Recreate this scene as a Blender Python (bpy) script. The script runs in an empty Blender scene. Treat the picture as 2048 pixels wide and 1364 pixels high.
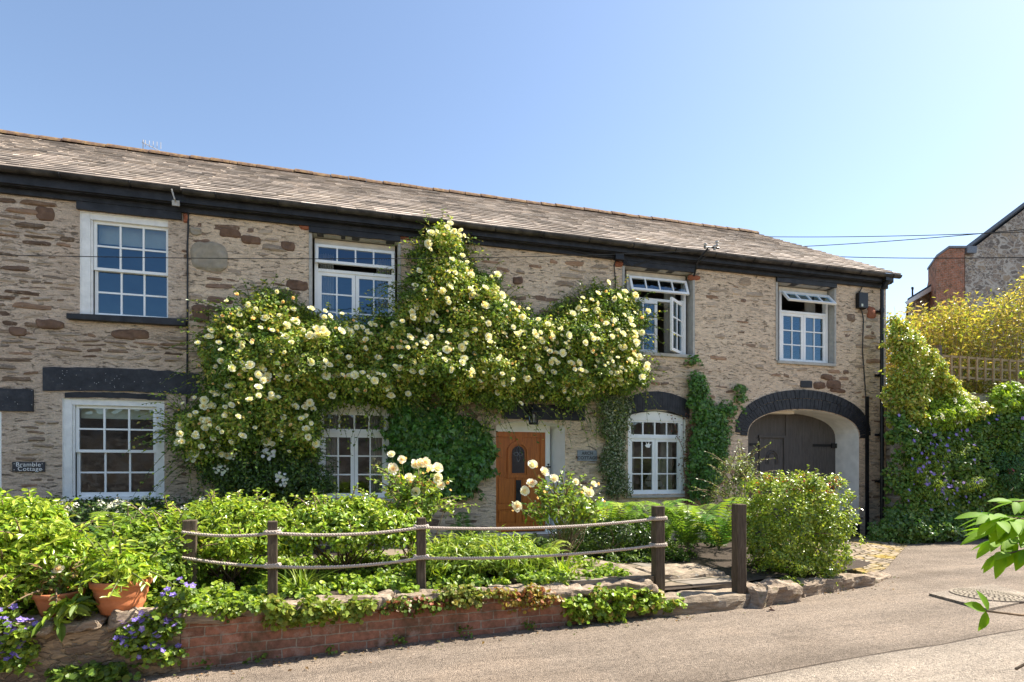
import bpy, bmesh, math, random
import numpy as np
from mathutils import Vector, Matrix, noise
from mathutils.geometry import tessellate_polygon

SC = bpy.context.scene
COL = SC.collection
rnd = random.Random(7)
rng = np.random.default_rng(11)

# ------------------------------------------------------------------ camera
F, CX, HY = 1150.0, 1024.0, 938.0            # focal length, centre column and horizon row, in photo pixels
TH = math.atan(F / 4066.0)                   # the facade recedes to the right by this angle
D, HC = 10.74, 1.23                          # metres from the facade, eye height over the door step
CT, ST = math.cos(TH), math.sin(TH)
cam = bpy.data.cameras.new('camera')
cam.sensor_width = 36.0
cam.lens = F / 2048 * 36
cam.shift_y = (HY - 682) / 2048
cam.clip_start, cam.clip_end = 0.05, 3000
camo = bpy.data.objects.new('camera', cam)
camo.location = (0, -D, HC)
camo.rotation_euler = (math.pi / 2, 0, -TH)
COL.objects.link(camo)
SC.camera = camo

# ------------------------------------------------------------------ sky and sun
SUN = Vector((0.80, 0.055, 1.0)).normalized()  # towards the sun: off to the right, a touch behind the facade
EL, AZ = math.asin(SUN.z), math.atan2(SUN.x, SUN.y)
w = bpy.data.worlds.new('World')
SC.world = w
w.use_nodes = True
nt = w.node_tree
nt.nodes.clear()
sky = nt.nodes.new('ShaderNodeTexSky')
sky.sky_type = 'NISHITA'
sky.sun_disc = False
sky.sun_elevation = EL
sky.sun_rotation = AZ
sky.air_density = 1.0
sky.dust_density = 0.65
sky.ozone_density = 0.4
bg = nt.nodes.new('ShaderNodeBackground')
bg.inputs['Strength'].default_value = 0.086
wo = nt.nodes.new('ShaderNodeOutputWorld')
nt.links.new(sky.outputs[0], bg.inputs['Color'])
nt.links.new(bg.outputs[0], wo.inputs['Surface'])
sl = bpy.data.lights.new('sun', 'SUN')
sl.energy = 4.3
sl.angle = math.radians(0.53)
sl.color = (1.0, 0.93, 0.82)
so = bpy.data.objects.new('sun', sl)
so.rotation_euler = SUN.to_track_quat('Z', 'Y').to_euler()
so.location = (20, 5, 30)
COL.objects.link(so)
SC.view_settings.view_transform = 'Standard'
SC.view_settings.look = 'None'
SC.view_settings.exposure = 1.5
SC.view_settings.gamma = 1
SC.cycles.use_denoising = True
SC.cycles.denoising_prefilter = 'ACCURATE'
SC.cycles.max_bounces = 8
SC.cycles.transparent_max_bounces = 16


# ------------------------------------------------------------------ from photo pixels to places
def ray(px, py):
    u, v = (px - CX) / F, (HY - py) / F
    return Vector((ST + u * CT, CT - u * ST, v))


def onY(px, py, y=0.0):                      # the point on the plane y = const (the facade is y = 0)
    d = ray(px, py)
    t = (y + D) / d.y
    return Vector((d.x * t, y, HC + d.z * t))


def onZ(px, py, z):                          # the point on a level z
    d = ray(px, py)
    t = (z - HC) / d.z
    return Vector((d.x * t, -D + d.y * t, z))


def atD(px, py, dep):                        # the point at a distance along the view axis
    d = ray(px, py)
    return Vector((d.x * dep, -D + d.y * dep, HC + d.z * dep))


def X(px, y=0.0):
    return onY(px, HY, y).x


def zroad(x):
    return -0.62 + 0.02 * (min(max(x, -7), 10) + 1.4)


# ------------------------------------------------------------------ scene helpers
def tag(o, label=None, cat=None, group=None, kind=None):
    if label: o['label'] = label
    if cat: o['category'] = cat
    if group: o['group'] = group
    if kind: o['kind'] = kind
    return o


def thing(name, label, cat, loc=(0, 0, 0), group=None):
    o = bpy.data.objects.new(name, None)
    o.empty_display_size = 0.2
    o.location = loc
    COL.objects.link(o)
    return tag(o, label, cat, group)


def wloc(o):
    v = Vector((0, 0, 0))
    while o is not None:
        v += o.location
        o = o.parent
    return v


def link(name, me, parent=None, origin=None):
    """link a mesh given in world coordinates under its parent (or with its own origin)"""
    o = bpy.data.objects.new(name, me)
    COL.objects.link(o)
    base = wloc(parent) if parent is not None else Vector((0, 0, 0))
    org = Vector(origin) if origin is not None else base
    if org.length > 1e-9:
        me.transform(Matrix.Translation(-org))
    o.location = org - base
    if parent is not None:
        o.parent = parent
    return o


class MB:
    def __init__(s):
        s.v, s.f, s.m = [], [], []
        s.M = None

    def add(s, vs, fs, mi=0):
        b = len(s.v)
        for p in vs:
            p = Vector(p)
            s.v.append(tuple(s.M @ p) if s.M is not None else tuple(p))
        for f in fs:
            s.f.append([b + i for i in f])
            s.m.append(mi)

    def box(s, x0, x1, y0, y1, z0, z1, mi=0):
        s.add([(x0, y0, z0), (x1, y0, z0), (x1, y1, z0), (x0, y1, z0), (x0, y0, z1), (x1, y0, z1), (x1, y1, z1), (x0, y1, z1)],
              [(0, 3, 2, 1), (4, 5, 6, 7), (0, 1, 5, 4), (1, 2, 6, 5), (2, 3, 7, 6), (3, 0, 4, 7)], mi)

    def prism(s, pts, y0, y1, mi=0):
        """outline in (x, z) pushed from y0 to y1"""
        n = len(pts)
        vs = [(p[0], y0, p[1]) for p in pts] + [(p[0], y1, p[1]) for p in pts]
        tris = tessellate_polygon([[Vector((p[0], p[1], 0)) for p in pts]])
        fs = [tuple(t) for t in tris] + [tuple(n + i for i in reversed(t)) for t in tris]
        fs += [(i, (i + 1) % n, n + (i + 1) % n, n + i) for i in range(n)]
        s.add(vs, fs, mi)

    def slab(s, pts, z0, z1, mi=0):
        n = len(pts)
        vs = [(p[0], p[1], z0 if not callable(z0) else z0(*p)) for p in pts] + [(p[0], p[1], z1 if not callable(z1) else z1(*p)) for p in pts]
        tris = tessellate_polygon([[Vector((p[0], p[1], 0)) for p in pts]])
        fs = [tuple(reversed(t)) for t in tris] + [tuple(n + i for i in t) for t in tris]
        fs += [(i, (i + 1) % n, n + (i + 1) % n, n + i) for i in range(n)]
        s.add(vs, fs, mi)

    def tube(s, path, r, n=8, mi=0, cap=True):
        path = [Vector(p) for p in path]
        rs = r if isinstance(r, (list, tuple)) else [r] * len(path)
        b = []
        up = Vector((0, 0, 1))
        for i, p in enumerate(path):
            t = (path[min(i + 1, len(path) - 1)] - path[max(i - 1, 0)]).normalized()
            a = t.cross(up)
            if a.length < 0.05:
                a = t.cross(Vector((1, 0, 0)))
            a.normalize()
            c = t.cross(a)
            b += [p + (a * math.cos(2 * math.pi * k / n) + c * math.sin(2 * math.pi * k / n)) * rs[i] for k in range(n)]
        fs = []
        for i in range(len(path) - 1):
            for k in range(n):
                k2 = (k + 1) % n
                fs.append((i * n + k, i * n + k2, (i + 1) * n + k2, (i + 1) * n + k))
        if cap:
            fs += [tuple(range(n))[::-1], tuple((len(path) - 1) * n + k for k in range(n))]
        s.add(b, fs, mi)

    def lathe(s, c, prof, n=24, mi=0):
        c = Vector(c)
        vs, fs = [], []
        for r, z in prof:
            vs += [c + Vector((r * math.cos(2 * math.pi * k / n), r * math.sin(2 * math.pi * k / n), z)) for k in range(n)]
        for i in range(len(prof) - 1):
            for k in range(n):
                k2 = (k + 1) % n
                fs.append((i * n + k, i * n + k2, (i + 1) * n + k2, (i + 1) * n + k))
        s.add(vs, fs, mi)

    def rock(s, x0, x1, y0, y1, z0, z1, seed=0, amp=0.03, mi=0, nx=8, ny=4, nz=4, rotz=0.0, q=12.0):
        bm = bmesh.new()
        vs, fs = [], []
        idx = {}

        def vid(i, j, k):
            if (i, j, k) not in idx:
                idx[(i, j, k)] = len(vs)
                u, v, t = i / nx * 2 - 1, j / ny * 2 - 1, k / nz * 2 - 1
                l = (abs(u) ** q + abs(v) ** q + abs(t) ** q) ** (1 / q)
                u, v, t = u / l, v / l, t / l
                p = Vector(((x0 + x1) / 2 + u * (x1 - x0) / 2, (y0 + y1) / 2 + v * (y1 - y0) / 2, (z0 + z1) / 2 + t * (z1 - z0) / 2))
                so_ = Vector((seed * 3.7, seed * 1.3, 0))
                dlt = noise.noise_vector(p * 2.6 + so_) * amp * 1.3 + noise.noise_vector(p * 8 + so_) * amp * 0.8 + noise.noise_vector(p * 21 + so_) * amp * 0.35
                vs.append(p + dlt)
            return idx[(i, j, k)]
        for i in range(nx):
            for j in range(ny):
                fs.append((vid(i, j, 0), vid(i, j + 1, 0), vid(i + 1, j + 1, 0), vid(i + 1, j, 0)))
                fs.append((vid(i, j, nz), vid(i + 1, j, nz), vid(i + 1, j + 1, nz), vid(i, j + 1, nz)))
        for i in range(nx):
            for k in range(nz):
                fs.append((vid(i, 0, k), vid(i + 1, 0, k), vid(i + 1, 0, k + 1), vid(i, 0, k + 1)))
                fs.append((vid(i, ny, k), vid(i, ny, k + 1), vid(i + 1, ny, k + 1), vid(i + 1, ny, k)))
        for j in range(ny):
            for k in range(nz):
                fs.append((vid(0, j, k), vid(0, j, k + 1), vid(0, j + 1, k + 1), vid(0, j + 1, k)))
                fs.append((vid(nx, j, k), vid(nx, j + 1, k), vid(nx, j + 1, k + 1), vid(nx, j, k + 1)))
        bm.free()
        if rotz:
            c = Vector(((x0 + x1) / 2, (y0 + y1) / 2, 0))
            R = Matrix.Rotation(rotz, 3, 'Z')
            vs = [R @ (p - c) + c for p in vs]
        s.add(vs, fs, mi)

    def mesh(s, name, mats, smooth=False):
        me = bpy.data.meshes.new(name)
        me.from_pydata(s.v, [], s.f)
        for m in (mats if isinstance(mats, (list, tuple)) else [mats]):
            me.materials.append(m)
        me.polygons.foreach_set('material_index', s.m)
        if smooth:
            me.polygons.foreach_set('use_smooth', [True] * len(s.f))
        bm = bmesh.new()
        bm.from_mesh(me)
        bmesh.ops.recalc_face_normals(bm, faces=bm.faces)
        bm.to_mesh(me)
        bm.free()
        me.update()
        return me

    def build(s, name, mats, parent=None, smooth=False, origin=None, bevel=0):
        o = link(name, s.mesh(name, mats, smooth), parent, origin)
        if bevel:
            md = o.modifiers.new('bevel', 'BEVEL')
            md.width = bevel
            md.segments = 2
            md.limit_method = 'ANGLE'
        return o


def np_mesh(name, V, Fc, mat, cols=None, smooth=False):
    """mesh from arrays: V (n,3), Fc (m,k), cols (n,3)"""
    me = bpy.data.meshes.new(name)
    n, (m, k) = len(V), Fc.shape
    me.vertices.add(n)
    me.vertices.foreach_set('co', np.ascontiguousarray(V, np.float32).ravel())
    me.loops.add(m * k)
    me.loops.foreach_set('vertex_index', np.ascontiguousarray(Fc, np.int32).ravel())
    me.polygons.add(m)
    me.polygons.foreach_set('loop_start', np.arange(0, m * k, k, dtype=np.int32))
    me.polygons.foreach_set('loop_total', np.full(m, k, np.int32))
    me.polygons.foreach_set('use_smooth', np.full(m, bool(smooth)))
    me.update(calc_edges=True)
    if cols is not None:
        a = me.color_attributes.new('Col', 'FLOAT_COLOR', 'POINT')
        c4 = np.ones((n, 4), np.float32)
        c4[:, :3] = cols
        a.data.foreach_set('color', c4.ravel())
    for q in (mat if isinstance(mat, (list, tuple)) else [mat]):
        me.materials.append(q)
    return me


# ------------------------------------------------------------------ materials
class NT:
    def __init__(s, name):
        s.mat = bpy.data.materials.new(name)
        s.mat.use_nodes = True
        s.t = s.mat.node_tree
        s.t.nodes.clear()
        s.out = s.t.nodes.new('ShaderNodeOutputMaterial')

    def n(s, ty, ins=None, **kw):
        nd = s.t.nodes.new('ShaderNode' + ty)
        for k, v in kw.items():
            setattr(nd, k, v)
        for k, v in (ins or {}).items():
            if hasattr(v, 'is_linked') or isinstance(v, bpy.types.NodeSocket):
                s.t.links.new(v, nd.inputs[k])
            else:
                nd.inputs[k].default_value = v
        return nd

    def obj(s, scale=(1, 1, 1), loc=(0, 0, 0)):
        tc = s.n('TexCoord')
        mp = s.n('Mapping', {'Vector': tc.outputs['Object'], 'Scale': scale, 'Location': loc})
        return mp.outputs[0]

    def noise(s, vec, scale, detail=4, rough=0.55, dist=0.0):
        return s.n('TexNoise', {'Vector': vec, 'Scale': scale, 'Detail': detail, 'Roughness': rough, 'Distortion': dist})

    def ramp(s, fac, stops, interp='LINEAR'):
        r = s.n('ValToRGB', {'Fac': fac})
        r.color_ramp.interpolation = interp
        el = r.color_ramp.elements
        while len(el) < len(stops):
            el.new(0.5)
        for e, (p, c) in zip(el, stops):
            e.position = p
            e.color = (c, c, c, 1) if not isinstance(c, (tuple, list)) else (*c[:3], 1)
        return r.outputs[0]

    def mix(s, fac, a, b, mode='MIX'):
        m = s.n('Mix', data_type='RGBA', blend_type=mode)
        for k, v in ((0, fac), (6, a), (7, b)):
            if isinstance(v, bpy.types.NodeSocket):
                s.t.links.new(v, m.inputs[k])
            else:
                m.inputs[k].default_value = (*v, 1) if isinstance(v, (tuple, list)) else v
        return m.outputs[2]

    def math(s, op, a, b=0.0, c=0.0):
        m = s.n('Math', operation=op)
        for k, v in enumerate((a, b, c)):
            if isinstance(v, bpy.types.NodeSocket):
                s.t.links.new(v, m.inputs[k])
            else:
                m.inputs[k].default_value = v
        return m.outputs[0]

    def bump(s, h, strength=0.5, dist=0.02):
        return s.n('Bump', {'Height': h, 'Strength': strength, 'Distance': dist}).outputs[0]

    def pbr(s, col, rough=0.8, normal=None, spec=0.3, **kw):
        ins = {'Base Color': (*col, 1) if isinstance(col, (tuple, list)) else col, 'Roughness': rough, 'Specular IOR Level': spec}
        if normal is not None:
            ins['Normal'] = normal
        ins.update(kw)
        p = s.n('BsdfPrincipled', ins)
        s.t.links.new(p.outputs[0], s.out.inputs[0])
        return s.mat


def plain(name, col, rough=0.6, var=0.12, scale=14, bump=0.0, spec=0.3, metallic=0.0):
    """a paint or similar: slightly uneven colour, a little wear"""
    t = NT(name)
    v = t.obj()
    n1 = t.noise(v, scale, 5)
    n2 = t.noise(v, scale * 6, 3)
    f = t.ramp(n1.outputs[0], [(0.3, 0.0), (0.75, 1.0)])
    c = t.mix(f, tuple(x * (1 - var) for x in col), tuple(min(1, x * (1 + var)) for x in col))
    nb = t.bump(n2.outputs[0], bump, 0.004) if bump else None
    return t.pbr(c, rough, nb, spec, Metallic=metallic)


def rubble(name, mortar, stones, cover=0.5, size=1.0, zx=3.6, tint=(0.5, 0.45, 0.4), rust=0.14, mort_w=0.10):
    """random slate rubble laid in wide, smeared lime mortar"""
    t = NT(name)
    v = t.obj()
    d1 = t.noise(v, 1.6, 3)
    d2 = t.noise(v, 7.0, 3)
    sub1 = t.n('VectorMath', {0: d1.outputs['Color'], 1: (0.5, 0.5, 0.5)}, operation='SUBTRACT').outputs[0]
    sub2 = t.n('VectorMath', {0: d2.outputs['Color'], 1: (0.5, 0.5, 0.5)}, operation='SUBTRACT').outputs[0]
    s1 = t.n('VectorMath', {0: sub1, 'Scale': 0.22}, operation='SCALE').outputs[0]
    s2 = t.n('VectorMath', {0: sub2, 'Scale': 0.11}, operation='SCALE').outputs[0]
    a1 = t.n('VectorMath', {0: v, 1: s1}, operation='ADD').outputs[0]
    a2 = t.n('VectorMath', {0: a1, 1: s2}, operation='ADD').outputs[0]
    mp = t.n('Mapping', {'Vector': a2, 'Scale': (1, 1, zx)}).outputs[0]
    vo = t.n('TexVoronoi', {'Vector': mp, 'Scale': 3.1 / size, 'Randomness': 1.0}, feature='F1')
    ve = t.n('TexVoronoi', {'Vector': mp, 'Scale': 3.1 / size, 'Randomness': 1.0}, feature='DISTANCE_TO_EDGE')
    vo2 = t.n('TexVoronoi', {'Vector': mp, 'Scale': 6.3 / size, 'Randomness': 1.0}, feature='F1')
    ve2 = t.n('TexVoronoi', {'Vector': mp, 'Scale': 6.3 / size, 'Randomness': 1.0}, feature='DISTANCE_TO_EDGE')
    pick = t.ramp(t.noise(v, 0.9, 2).outputs[0], [(0.46, 0.0), (0.54, 1.0)])
    cell = t.mix(pick, vo.outputs['Color'], vo2.outputs['Color'])
    e2 = t.math('MULTIPLY', ve2.outputs['Distance'], 1.7)
    edge = t.mix(pick, ve.outputs['Distance'], e2)
    sep = t.n('SeparateColor', {'Color': cell})
    # how far the mortar is smeared over each stone: per stone and per place
    sm = t.noise(v, 5.5, 5, 0.65)
    thr = t.math('MULTIPLY_ADD', sep.outputs[1], cover * 0.45, mort_w * 0.35)
    thr2 = t.math('MULTIPLY_ADD', t.math('SUBTRACT', sm.outputs[0], 0.5), 0.75 * cover, thr)
    k = t.math('SUBTRACT', edge, thr2)
    mask = t.ramp(t.math('MULTIPLY_ADD', k, 7.0, 0.42), [(0.2, 0.0), (0.75, 1.0)])
    ramp = t.ramp(sep.outputs[0], [(i / max(1, len(stones)), c) for i, c in enumerate(stones)], 'CONSTANT')
    # slate layering: fine horizontal streaks
    st = t.noise(t.n('Mapping', {'Vector': a2, 'Scale': (3.2, 3.2, 34)}).outputs[0], 1.6, 6, 0.7)
    streak = t.ramp(st.outputs[0], [(0.30, 0.45), (0.5, 0.95), (0.72, 1.5)])
    stone = t.mix(1.0, ramp, streak, 'MULTIPLY')
    big = t.noise(v, 0.55, 3)
    mm = t.noise(v, 38, 4, 0.7)
    mcol = t.mix(t.ramp(big.outputs[0], [(0.35, 0.0), (0.65, 1.0)]), mortar, tint)
    mcol = t.mix(1.0, mcol, t.ramp(mm.outputs[0], [(0.25, 0.62), (0.5, 1.0), (0.8, 1.22)]), 'MULTIPLY')
    st2 = t.noise(t.n('Mapping', {'Vector': a2, 'Scale': (2.0, 2.0, 11)}).outputs[0], 2.4, 6, 0.72)
    mcol = t.mix(1.0, mcol, t.ramp(st2.outputs[0], [(0.30, 0.42), (0.44, 0.85), (0.55, 1.0), (0.75, 1.25)]), 'MULTIPLY')
    col = t.mix(mask, mcol, stone)
    # dark recesses where the pointing has fallen out
    crev = t.ramp(t.noise(t.n('Mapping', {'Vector': a2, 'Scale': (1.4, 1.4, 9)}).outputs[0], 4.2, 5, 0.7).outputs[0], [(0.30, 1.0), (0.38, 0.0)])
    col = t.mix(t.math('MULTIPLY', crev, 0.65), col, (0.05, 0.038, 0.03))
    h = t.math('ADD', t.math('MULTIPLY', mask, 0.55), t.math('MULTIPLY', st.outputs[0], 0.6))
    h = t.math('SUBTRACT', h, t.math('MULTIPLY', crev, 0.8))
    h = t.math('ADD', h, t.math('MULTIPLY', mm.outputs[0], 0.35))
    return t.pbr(col, 0.9, t.bump(h, 0.9, 0.03), 0.15)


def mortar(name, c1, c2, crevs):
    """lime pointing smeared over rubble, with streaks and open crevices"""
    t = NT(name)
    v = t.obj()
    d = t.noise(v, 3.0, 4)
    s = t.n('VectorMath', {0: d.outputs['Color'], 'Scale': 0.16}, operation='SCALE').outputs[0]
    a = t.n('VectorMath', {0: v, 1: s}, operation='ADD').outputs[0]
    big = t.noise(v, 0.7, 4)
    col = t.mix(t.ramp(big.outputs[0], [(0.35, 0.0), (0.65, 1.0)]), c1, c2)
    mm = t.noise(v, 42, 5, 0.7)
    col = t.mix(1.0, col, t.ramp(mm.outputs[0], [(0.25, 0.60), (0.5, 1.0), (0.8, 1.2)]), 'MULTIPLY')
    st = t.noise(t.n('Mapping', {'Vector': a, 'Scale': (2.6, 2.6, 13)}).outputs[0], 2.4, 6, 0.74)
    col = t.mix(1.0, col, t.ramp(st.outputs[0], [(0.30, 0.40), (0.43, 0.80), (0.55, 1.0), (0.75, 1.2)]), 'MULTIPLY')
    cn = t.noise(t.n('Mapping', {'Vector': a, 'Scale': (1.7, 1.7, 10)}).outputs[0], 4.0, 6, 0.72)
    crev = t.ramp(cn.outputs[0], [(0.355, 1.0), (0.42, 0.0)])
    col = t.mix(t.math('MULTIPLY', crev, 0.8 * crevs), col, (0.11, 0.075, 0.05))
    h = t.math('ADD', t.math('MULTIPLY', st.outputs[0], 0.9), t.math('MULTIPLY', mm.outputs[0], 0.35))
    h = t.math('SUBTRACT', h, t.math('MULTIPLY', crev, 0.9))
    return t.pbr(col, 0.92, t.bump(h, 1.0, 0.035), 0.12)


def mk_stones():
    t = NT('wall_stones')
    a = t.n('VertexColor', layer_name='Col')
    v = t.obj()
    d = t.noise(v, 5.0, 3)
    s = t.n('VectorMath', {0: d.outputs['Color'], 'Scale': 0.08}, operation='SCALE').outputs[0]
    a2 = t.n('VectorMath', {0: v, 1: s}, operation='ADD').outputs[0]
    st = t.noise(t.n('Mapping', {'Vector': a2, 'Scale': (3.5, 3.5, 26)}).outputs[0], 1.8, 6, 0.72)
    c = t.mix(1.0, a.outputs[0], t.ramp(st.outputs[0], [(0.28, 0.42), (0.5, 1.0), (0.74, 1.45)]), 'MULTIPLY')
    pt = t.noise(v, 13, 5, 0.7)
    c = t.mix(t.ramp(pt.outputs[0], [(0.56, 0.0), (0.70, 0.75)]), c, (0.50, 0.40, 0.31))
    h = t.math('ADD', st.outputs[0], t.math('MULTIPLY', pt.outputs[0], 0.5))
    return t.pbr(c, 0.9, t.bump(h, 1.0, 0.025), 0.15)


def leafmat(name, gloss=0.40, trans=0.38, spec=0.35):
    t = NT(name)
    a = t.n('VertexColor', layer_name='Col')
    nz = t.noise(t.obj(), 25, 2)
    c = t.mix(1.0, a.outputs[0], t.ramp(nz.outputs[0], [(0.3, 0.85), (0.7, 1.25)]), 'MULTIPLY')
    p = t.n('BsdfPrincipled', {'Base Color': c, 'Roughness': gloss, 'Specular IOR Level': spec})
    tr = t.n('BsdfTranslucent', {'Color': t.mix(1.0, c, (1.5, 1.45, 0.75), 'MULTIPLY')})
    mx = t.n('MixShader', {0: trans, 1: p.outputs[0], 2: tr.outputs[0]})
    t.t.links.new(mx.outputs[0], t.out.inputs[0])
    return t.mat


def glassmat(name, refl=0.16, tint=(0.8, 0.9, 1.0)):
    t = NT(name)
    nb = t.bump(t.noise(t.obj(), 2.2, 2).outputs[0], 0.10, 0.05)
    lw = t.n('LayerWeight', {'Blend': 0.35})
    fac = t.math('MINIMUM', t.math('MULTIPLY_ADD', lw.outputs['Fresnel'], 0.6, refl), 1.0)
    tp = t.n('BsdfTransparent', {'Color': (0.72, 0.76, 0.76, 1)})
    gl = t.n('BsdfGlossy', {'Color': (*tint, 1), 'Roughness': 0.015, 'Normal': nb})
    mx = t.n('MixShader', {0: fac, 1: tp.outputs[0], 2: gl.outputs[0]})
    t.t.links.new(mx.outputs[0], t.out.inputs[0])
    return t.mat


M = {}
M['facade_a'] = mortar('bramble_mortar', (0.76, 0.60, 0.455), (0.62, 0.465, 0.34), 0.7)
M['facade_b'] = mortar('arch_mortar', (0.84, 0.65, 0.465), (0.76, 0.575, 0.405), 0.9)
M['stones'] = mk_stones()
M['far_stone'] = rubble('far_rubble', (0.72, 0.62, 0.50), [(0.32, 0.25, 0.195), (0.42, 0.32, 0.24), (0.25, 0.20, 0.16), (0.46, 0.34, 0.23)], 0.22, 2.0, 2.3, (0.56, 0.48, 0.40), mort_w=0.16)
M['wall_rubble'] = rubble('garden_rubble', (0.34, 0.26, 0.17), [(0.30, 0.225, 0.15), (0.40, 0.29, 0.18), (0.22, 0.16, 0.11), (0.43, 0.33, 0.20)], 0.25, 0.8, 3.0, (0.20, 0.17, 0.12))
M['gutter'] = plain('weathered_gutter', (0.055, 0.048, 0.042), 0.6, 0.75, 5, 0.6)
M['white'] = plain('white_paint', (0.88, 0.87, 0.84), 0.45, 0.05, 5, 0.2)
M['oldwhite'] = plain('old_white_paint', (0.82, 0.80, 0.76), 0.55, 0.10, 9, 0.5)
M['cream'] = plain('cream_board', (0.72, 0.64, 0.52), 0.6, 0.12, 6, 0.3)
M['grey'] = plain('grey_render', (0.42, 0.40, 0.36), 0.9, 0.15, 12, 0.8)
M['whitewash'] = plain('whitewash', (0.82, 0.80, 0.75), 0.9, 0.13, 4, 0.8)
M['black'] = plain('black_paint', (0.026, 0.026, 0.030), 0.5, 0.5, 7, 0.9)
M['blackpipe'] = plain('black_pipe', (0.016, 0.016, 0.018), 0.38, 0.3, 10, 0.2)
M['gate'] = None
M['gatedark'] = plain('gate_iron', (0.022, 0.021, 0.021), 0.5, 0.2, 20, 0.3)
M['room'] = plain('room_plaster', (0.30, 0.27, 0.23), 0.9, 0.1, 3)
M['curtain'] = plain('curtain_cloth', (0.62, 0.58, 0.50), 0.9, 0.1, 9)
M['blind'] = plain('blind_cloth', (0.66, 0.68, 0.56), 0.9, 0.06, 9)
M['glass'] = glassmat('window_glass', 0.07)
M['glass_up'] = glassmat('window_glass_upper', 0.12, (0.40, 0.66, 0.92))
M['lead'] = plain('leaded_glass', (0.02, 0.025, 0.035), 0.15, 0.3, 20, 0, 0.6)
M['brass'] = plain('aged_metal', (0.10, 0.08, 0.06), 0.4, 0.3, 20, 0, 0.5, 0.8)
M['oldwood'] = plain('weathered_wood', (0.13, 0.10, 0.08), 0.85, 0.3, 8, 0.8)
M['leadgrey'] = plain('lead_grey', (0.20, 0.21, 0.23), 0.6, 0.2, 10)
M['slateplate'] = plain('slate_plate', (0.05, 0.05, 0.055), 0.5, 0.2, 20, 0.3)
M['leadplate'] = plain('weathered_plate', (0.23, 0.25, 0.27), 0.55, 0.2, 16, 0.5)
M['rope'] = plain('hemp_rope', (0.50, 0.42, 0.35), 0.9, 0.15, 60, 0.6)
M['bark'] = plain('bark', (0.22, 0.155, 0.095), 0.9, 0.35, 18, 0.9)
M['greenstem'] = plain('green_stem', (0.13, 0.15, 0.05), 0.7, 0.25, 18)
M['soil'] = plain('soil', (0.055, 0.040, 0.028), 0.95, 0.4, 20, 1.0)
M['terracotta'] = plain('terracotta', (0.56, 0.20, 0.085), 0.8, 0.28, 7, 0.6)
M['wire'] = plain('wire_black', (0.03, 0.03, 0.03), 0.6, 0.1)
M['slate_blue'] = plain('blue_slate', (0.10, 0.12, 0.15), 0.5, 0.25, 6, 0.4)
M['trellis'] = plain('trellis_wood', (0.40, 0.28, 0.15), 0.85, 0.25, 14, 0.5)
M['ceramic'] = plain('insulator', (0.45, 0.42, 0.38), 0.4, 0.2, 20)


def mk_post():
    t = NT('post_wood')
    v = t.obj((14, 14, 1.6))
    n = t.noise(v, 3.0, 6, 0.7)
    c = t.ramp(n.outputs[0], [(0.25, (0.045, 0.034, 0.025)), (0.55, (0.11, 0.085, 0.06)), (0.8, (0.19, 0.155, 0.115))])
    return t.pbr(c, 0.9, t.bump(n.outputs[0], 0.8, 0.012), 0.15)


def mk_door():
    t = NT('varnished_oak')
    v = t.obj((16, 16, 1.1))
    n = t.noise(v, 2.5, 6, 0.65, 0.4)
    c = t.ramp(n.outputs[0], [(0.25, (0.28, 0.075, 0.012)), (0.55, (0.50, 0.145, 0.022)), (0.8, (0.60, 0.20, 0.036))])
    return t.pbr(c, 0.38, t.bump(n.outputs[0], 0.25, 0.003), 0.4)


def mk_brick(name, scale=1.0, c1=(0.36, 0.165, 0.105), c2=(0.24, 0.125, 0.085), mort=(0.36, 0.29, 0.22)):
    t = NT(name)
    tc = t.n('TexCoord')
    sp = t.n('SeparateXYZ', {0: tc.outputs['Object']})
    cb = t.n('CombineXYZ', {0: t.math('ADD', sp.outputs[0], sp.outputs[1]), 1: sp.outputs[2], 2: 0.0}).outputs[0]
    dn = t.noise(cb, 6, 3)
    off = t.n('VectorMath', {0: t.n('VectorMath', {0: dn.outputs['Color'], 1: (0.5, 0.5, 0.5)}, operation='SUBTRACT').outputs[0], 'Scale': 0.038}, operation='SCALE').outputs[0]
    cv = t.n('VectorMath', {0: cb, 1: off}, operation='ADD').outputs[0]
    br = t.n('TexBrick', {'Vector': cv, 'Color1': (*c1, 1), 'Color2': (*c2, 1), 'Mortar': (*mort, 1), 'Scale': 1.0, 'Mortar Size': 0.008 * scale,
                          'Mortar Smooth': 0.4, 'Brick Width': 0.285 * scale, 'Row Height': 0.093 * scale, 'Bias': -0.1})
    n = t.noise(tc.outputs['Object'], 14, 6, 0.7)
    c = t.mix(1.0, br.outputs['Color'], t.ramp(n.outputs[0], [(0.3, 0.6), (0.5, 1.0), (0.75, 1.45)]), 'MULTIPLY')
    w2 = t.noise(tc.outputs['Object'], 3.0, 5, 0.7)
    c = t.mix(t.ramp(w2.outputs[0], [(0.48, 0.0), (0.68, 0.8)]), c, (0.085, 0.07, 0.04))
    w3 = t.noise(tc.outputs['Object'], 5.0, 6, 0.75)
    c = t.mix(t.ramp(w3.outputs[0], [(0.54, 0.0), (0.68, 0.6)]), c, (0.46, 0.38, 0.31))
    h = t.math('SUBTRACT', t.math('MULTIPLY', n.outputs[0], 0.5), br.outputs['Fac'])
    return t.pbr(c, 0.9, t.bump(h, 0.8, 0.012), 0.15)


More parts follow.
